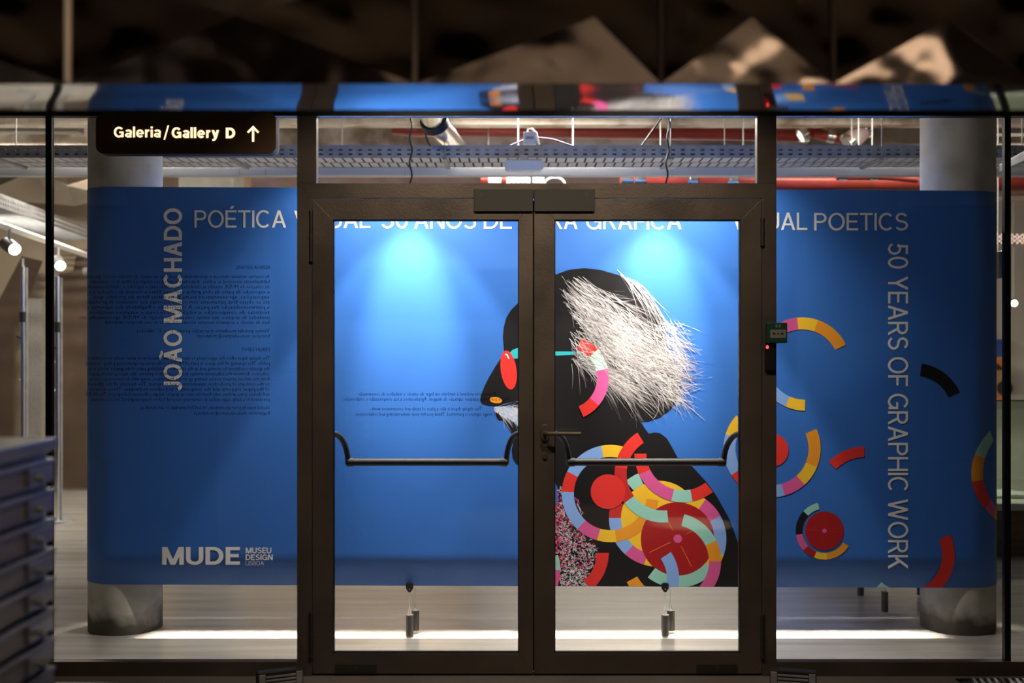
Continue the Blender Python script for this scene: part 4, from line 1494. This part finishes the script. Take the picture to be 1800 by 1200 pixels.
for lb, pts, d in (('dark brown leaning board at the far left behind the steel pole', [(-60, 760), (-60, 640), (38, 450), (72, 458), (24, 575), (22, 770), (22, 880), (-60, 880)], 11.8),
                   ('dark brown board beside the left concrete column', [(88, 575), (104, 480), (128, 478), (134, 448), (190, 448), (190, 858), (88, 858)], 11.6)):
    g = G().prism([(X(u, d), max(0.0, Z(v, d))) for u, v in pts], d, d + 0.05)
    tag(g.obj('leaning_board', M['brownboard'], None, loc=(X(pts[0][0], d), d, 0)), lb, 'board')
tag(G().box(X(46, 11.2), X(73, 11.2), 11.2, 11.3, 0, Z(524, 11.2)).obj('felt_panel', M['greyfelt'], None, loc=(X(60, 11.2), 11.2, 0)), 'tall grey felt display panel at the far left', 'panel')
for u, v0, lb in ((40, 458, 'chrome display pole at the far left edge'), (101, 476, 'chrome display pole right of the left black post')):
    d = 9.6
    t = thing('display_pole', lb, 'pole', (X(u, d), d, 0), 'chrome display poles')
    G().tube([(X(u, d), d, 0), (X(u, d), d, Z(v0 + 10, d))], 0.017, 16).obj('pole', M['chrome'], t, smooth=True)
    G().tube([(X(u + 5, d), d + 0.02, 0), (X(u + 5, d), d + 0.02, Z(v0 + 12, d))], 0.010, 12).obj('pole', M['galv'], t, smooth=True)
    G().tube([(X(u, d), d, Z(v0 + 10, d)), (X(u, d), d, Z(v0 - 4, d))], 0.010, 12).obj('pole_tip', M['galv'], t, smooth=True)
    G().tube([(X(u, d), d, Z(v0 + 108, d)), (X(u, d), d, Z(v0 + 90, d))], 0.024, 12).obj('clamp', M['black'], t, smooth=True)
    G().tube([(X(u - 8, d), d - 0.03, Z(v0 + 132, d)), (X(u, d), d, Z(v0 + 136, d))], 0.013, 10).obj('clamp_knob', M['black'], t, smooth=True)
    for dv in (160, 210):
        G().tube([(X(u - 5, d), d - 0.005, Z(v0 + dv, d)), (X(u, d), d, Z(v0 + dv, d))], 0.010, 10).obj('clip', M['galv'], t)
    G().tube([(X(u, d), d, 0), (X(u, d), d, 0.012)], 0.12, 24).obj('base', M['galv'], t, smooth=True)

# ------------------------------------------------------------------ right distance
pd = 11.5
pa = thing('painting', 'abstract orange and tan painting on the far right wall', 'painting', tuple(px(1735, 697, 12.55)))
pd = 12.56
G().box(X(1690, pd), X(1772, pd), pd, pd + 0.035, Z(697, pd), Z(596, pd)).obj('canvas', M['tan_paint'], pa)
g = G()
g.poly([(X(1690, pd), pd - 0.002, Z(630, pd)), (X(1772, pd), pd - 0.002, Z(626, pd)), (X(1772, pd), pd - 0.002, Z(596, pd)), (X(1690, pd), pd - 0.002, Z(596, pd))])
g.obj('painted_sky', M['blue_paint'], pa)
G().poly([(X(1735, pd), pd - 0.003, Z(640, pd)), (X(1772, pd), pd - 0.003, Z(645, pd)), (X(1772, pd), pd - 0.003, Z(624, pd)), (X(1762, pd), pd - 0.003, Z(628, pd))]).obj('painted_shape', M['orange_paint'], pa)
G().poly([(X(1735, pd), pd - 0.004, Z(650, pd)), (X(1768, pd), pd - 0.004, Z(650, pd)), (X(1752, pd), pd - 0.004, Z(638, pd)), (X(1735, pd), pd - 0.004, Z(644, pd))]).obj('painted_shape', M['brown_paint'], pa)
G().poly([(X(1766, pd) + 0.09 * math.cos(a), pd - 0.004, Z(682, pd) + 0.085 * math.sin(a)) for a in [i * math.pi / 10 for i in range(20)]]).obj('painted_shape', M['brown_paint'], pa)

vd = 8.04
vc = thing('display_case', 'glass display case on a brown wooden base at the right edge', 'display case', (4.0, vd + 0.4, 0))
vx0, vx1 = X(1700, vd), X(1700, vd) + 1.6
G().box(vx0, vx1, vd, vd + 0.8, 0, Z(897, vd)).obj('base', M['wood'], vc, bevel=0.003)
G().box(vx0 - 0.01, vx1 + 0.01, vd - 0.01, vd + 0.81, Z(897, vd), Z(885, vd)).obj('shelf', M['wall_white'], vc, bevel=0.003)
g0, g1 = Z(885, vd), Z(705, vd)
G().box(vx0, vx1, vd, vd + 0.008, g0, g1).obj('glass_pane', M['vglass'], vc)
G().box(vx0, vx1, vd + 0.792, vd + 0.8, g0, g1).obj('glass_pane', M['vglass'], vc)
G().box(vx0, vx0 + 0.008, vd + 0.008, vd + 0.792, g0, g1).obj('glass_pane', M['vglass'], vc)
G().box(vx1 - 0.008, vx1, vd + 0.008, vd + 0.792, g0, g1).obj('glass_pane', M['vglass'], vc)
G().box(vx0, vx1, vd, vd + 0.8, g1, g1 + 0.008).obj('top_pane', M['vglass'], vc)
bk = thing('open_book', 'white open book lying in the right display case', 'book', (X(1775, 8.4), 8.4, Z(885, vd)))
for s in (-1, 1):
    G().hexa([(X(1775, 8.4), 8.3, g0 + 0.004), (X(1775, 8.4) + s * 0.2, 8.3, g0 + 0.004), (X(1775, 8.4) + s * 0.2, 8.58, g0 + 0.004), (X(1775, 8.4), 8.58, g0 + 0.004),
              (X(1775, 8.4), 8.3, g0 + 0.03), (X(1775, 8.4) + s * 0.2, 8.3, g0 + 0.012), (X(1775, 8.4) + s * 0.2, 8.58, g0 + 0.012), (X(1775, 8.4), 8.58, g0 + 0.03)]).obj('page_block', M['paperwhite'], bk)
spot(1757, 488, 8.2, (0.12, 0.05, -1.0), 'grey track spotlight pointing down beside the right black post', lit=False, L=0.19, r=0.05, stem=3.4)
spot(1783, 533, 11.6, (-0.3, -0.95, -0.2), 'small lit track spotlight far away beyond the right black post', L=0.12, r=0.035, stem=3.4)
bt = thing('cable_tray', 'pinkish perforated tray at the far right beyond the column', 'cable tray', tuple(px(1760, 425, 10.5)))
g = G()
d = 10.5
for a, b in ((411, 414), (418, 421), (425, 428)):
    g.box(X(1700, d), X(1900, d), d, d + 0.01, Z(b, d), Z(a, d))
for i in range(22):
    u = 1700 + i * 9
    g.box(X(u, d), X(u + 5, d), d, d + 0.01, Z(428, d), Z(411, d))
g.obj('side_rail', M['pinkbeam'], bt)
G().box(X(1700, d), X(1900, d), d + 0.01, d + 0.3, Z(428, d), Z(427, d)).obj('tray_floor', M['pinkbeam'], bt)
bd_ = thing('lamp_bracket', 'pale metal bracket jutting in at the upper right edge', 'bracket', tuple(px(1790, 292, 6.6)))
G().hexa([px(1757, 302, 6.9), px(1840, 264, 6.2), px(1840, 262, 6.35), px(1757, 300, 7.05), px(1757, 290, 6.9), px(1840, 244, 6.2), px(1840, 243, 6.35), px(1757, 289, 7.05)]).obj('arm', M['galv'], bd_, bevel=0.004)
G().tube([px(1835, 255, 6.25), px(1835, 255, 6.25) + Vector((0, 0, 0.6))], 0.01, 8).obj('rod', M['galv'], bd_)

# ------------------------------------------------------------------ lamp fixtures of the lights above
def fixture(x, y, z, sx, sy, label):
    t = thing('ceiling_lamp', label, 'lamp', (x, y, z), 'gallery ceiling lamps')
    G().box(x - sx / 2, x + sx / 2, y - sy / 2 - 0.012, y + sy / 2 + 0.012, z + 0.012, z + 0.06).obj('housing', M['lampgrey'], t)
    for s in (-1, 1):
        G().cyl((x + s * sx * 0.35, y, z + 0.06), (x + s * sx * 0.35, y, 3.4), 0.005, 8).obj('hanger', M['galv'], t)


fixture(0.16, 6.34, 2.99, 4.6, 0.03, 'long slim lamp hung above the far sheet of the blue banner')
k = 0
for (gx, gy, gz, pw), nm_ in zip(GAL, ('front row, near the left column', 'front row, above the doors', 'front row, near the right column', 'back row, far left', 'back row, left of the doors', 'back row, right of the doors', 'back row, far right')):
    fixture(gx, gy, gz, 1.2, 0.12, 'added unseen gallery ceiling lamp, ' + nm_)


def can(x, y, z, zc, label, group, m='lampgrey'):
    t = thing('downlight', label, 'lamp', (x, y, z), group)
    g = G()
    n = 20
    for r, zz in ((0.06, z - 0.005), (0.06, z + 0.12), (0.05, z + 0.12), (0.05, z - 0.005)):
        g.v += [(x + r * math.cos(2 * math.pi * i / n), y + r * math.sin(2 * math.pi * i / n), zz) for i in range(n)]
    for q in range(4):
        for i in range(n):
            j = (i + 1) % n
            a, b = q * n, ((q + 1) % 4) * n
            g.f.append((a + i, a + j, b + j, b + i))
            g.m.append(0)
    g.obj('lamp_body', M[m], t, smooth=True)
    G().cyl((x, y, z + 0.10), (x, y, zc), 0.012, 10).obj('stem', M[m], t)


for lx, s in ((-0.525, 'left'), (0.748, 'right')):
    can(lx, 5.44, 2.742, 3.4, 'downlight above the %s bright pool on the banner' % s, 'banner downlights')
for nm_, lx, ly, pw, ang, aim_ in HALL:
    can(lx, ly, 3.105, 3.25, '%s downlight added out of view in the dark hall ceiling' % nm_, 'added hall downlights')


# ------------------------------------------------------------------ reversed vinyl text on the glass
def small_text(parent, s, u_right, u_left, v, hpx, y, name='vinyl_text'):
    """text read from the gallery side: mirrored as seen from the hall; starts at u_right and runs to the left"""
    cu = bpy.data.curves.new(name, 'FONT')
    cu.body = s
    cu.resolution_u = 1
    o = bpy.data.objects.new(name, cu)
    C.objects.link(o)
    bpy.context.view_layer.update()
    dg = bpy.context.evaluated_depsgraph_get()
    me = bpy.data.meshes.new_from_object(o.evaluated_get(dg))
    bpy.data.objects.remove(o)
    bpy.data.curves.remove(cu)
    xsv = [q.co.x for q in me.vertices]
    mnx, mxx = min(xsv), max(xsv)
    org = ORG[parent.name]
    W = X(u_right, y) - X(u_left, y)
    sc_ = hpx / F * y / 0.70
    for q in me.vertices:
        t = (q.co.x - mnx) / (mxx - mnx)
        q.co = Vector((X(u_right, y) - W * t - org.x, y - org.y, Z(v, y) + (q.co.y - 0.33) * sc_ - org.z))
    me.materials.clear()
    me.materials.append(M['text_black'])
    o = bpy.data.objects.new(name, me)
    C.objects.link(o)
    o.parent = parent
    ORG[o.name] = org
    return o


GT = GY + 0.0135
T1 = [(470, 'RESERVA VISITÁVEL', 414), (485.5, 'As reservas visitáveis oferecem a oportunidade de conhecer um espaço de trabalho interno que está', 152),
      (494.5, 'habitualmente inacessível ao público. A abertura deste espaço integra a política de programação', 158),
      (503.5, 'de coleções do MUDE, criando as condições específicas para o depósito e, simultaneamente,', 152),
      (512.5, 'a exposição de parte da obra gráfica existente. Entre a reserva de coleções e a', 156),
      (521.5, 'exposições, apresentam-se nesta zona várias fases do projeto que', 166),
      (530.5, 'até ao objeto final, juntamente com outros materiais dos contextos de produção', 150),
      (539.5, 'a patrimonialização das peças. A diversidade e fragilidade dos suportes e', 152),
      (548.5, 'técnicas de composição e edição. Os móveis e estantes metálicas', 156),
      (557.5, 'unidades de arquivo das várias coleções do design do MUDE, apresentadas em', 140),
      (566, 'fase de estudo e enquanto material documental, antes do seu discurso curatorial.', 183),
      (581, 'Visitas guiadas mediante marcação prévia, 1.º e 3.º sábados', 240), (590, 'Inscrições: mude.educativo@cm-lisboa.pt', 346),
      (614, 'DISPLAY DEPOT', 425), (629, 'The display depot offers the opportunity to visit one of the internal work areas usually inaccessible to', 152),
      (638, 'public. The opening of this space is part of MUDE\'s collections programming policy, creating', 150),
      (647.5, 'the specific conditions for storing and, at the same time, exhibiting parts of the graphic works in its', 154),
      (656.5, 'collection. Between the collections storage and the exhibition galleries, this depot presents graphic', 152),
      (665.5, 'from the various project phases leading up to the final object, along with documentary sources', 156),
      (674.5, 'to the contexts of production, dissemination and reception. The diversity of the different', 154),
      (683.5, 'of the paper supports and the composition and edition techniques. These drawers', 156),
      (692.5, 'and shelves some archive units from the various graphic design collections belonging to The MUDE', 150),
      (701.5, 'presented in a study stage and as documentary material, before being integrated into a curatorial', 160),
      (716, 'Guided tours by prior appointment, 1st and 3rd saturdays of each month at', 247), (725.5, 'Registration: mude.educativo@cm-lisboa.pt', 340)]
for v, s, ul in T1:
    small_text(win1, s, 474, ul, v, 6.4, GT)
GT2 = DY + 0.0415
for v, s, ul, ur in ((692, 'Esta reserva visitável é também um lugar de estudo e trabalhos de conservação.', 628.5, 871), (701, 'Não é permitida qualquer captação de imagem. Agradecemos a sua compreensão e colaboração.', 603.5, 894),
                     (718, 'This display depot is also a place of study and conservation work.', 652, 847), (727.5, 'No image capture is permitted. Thank you for your understanding and collaboration.', 624, 877)):
    small_text(d1, s, ur, ul, v, 6.6, GT2)
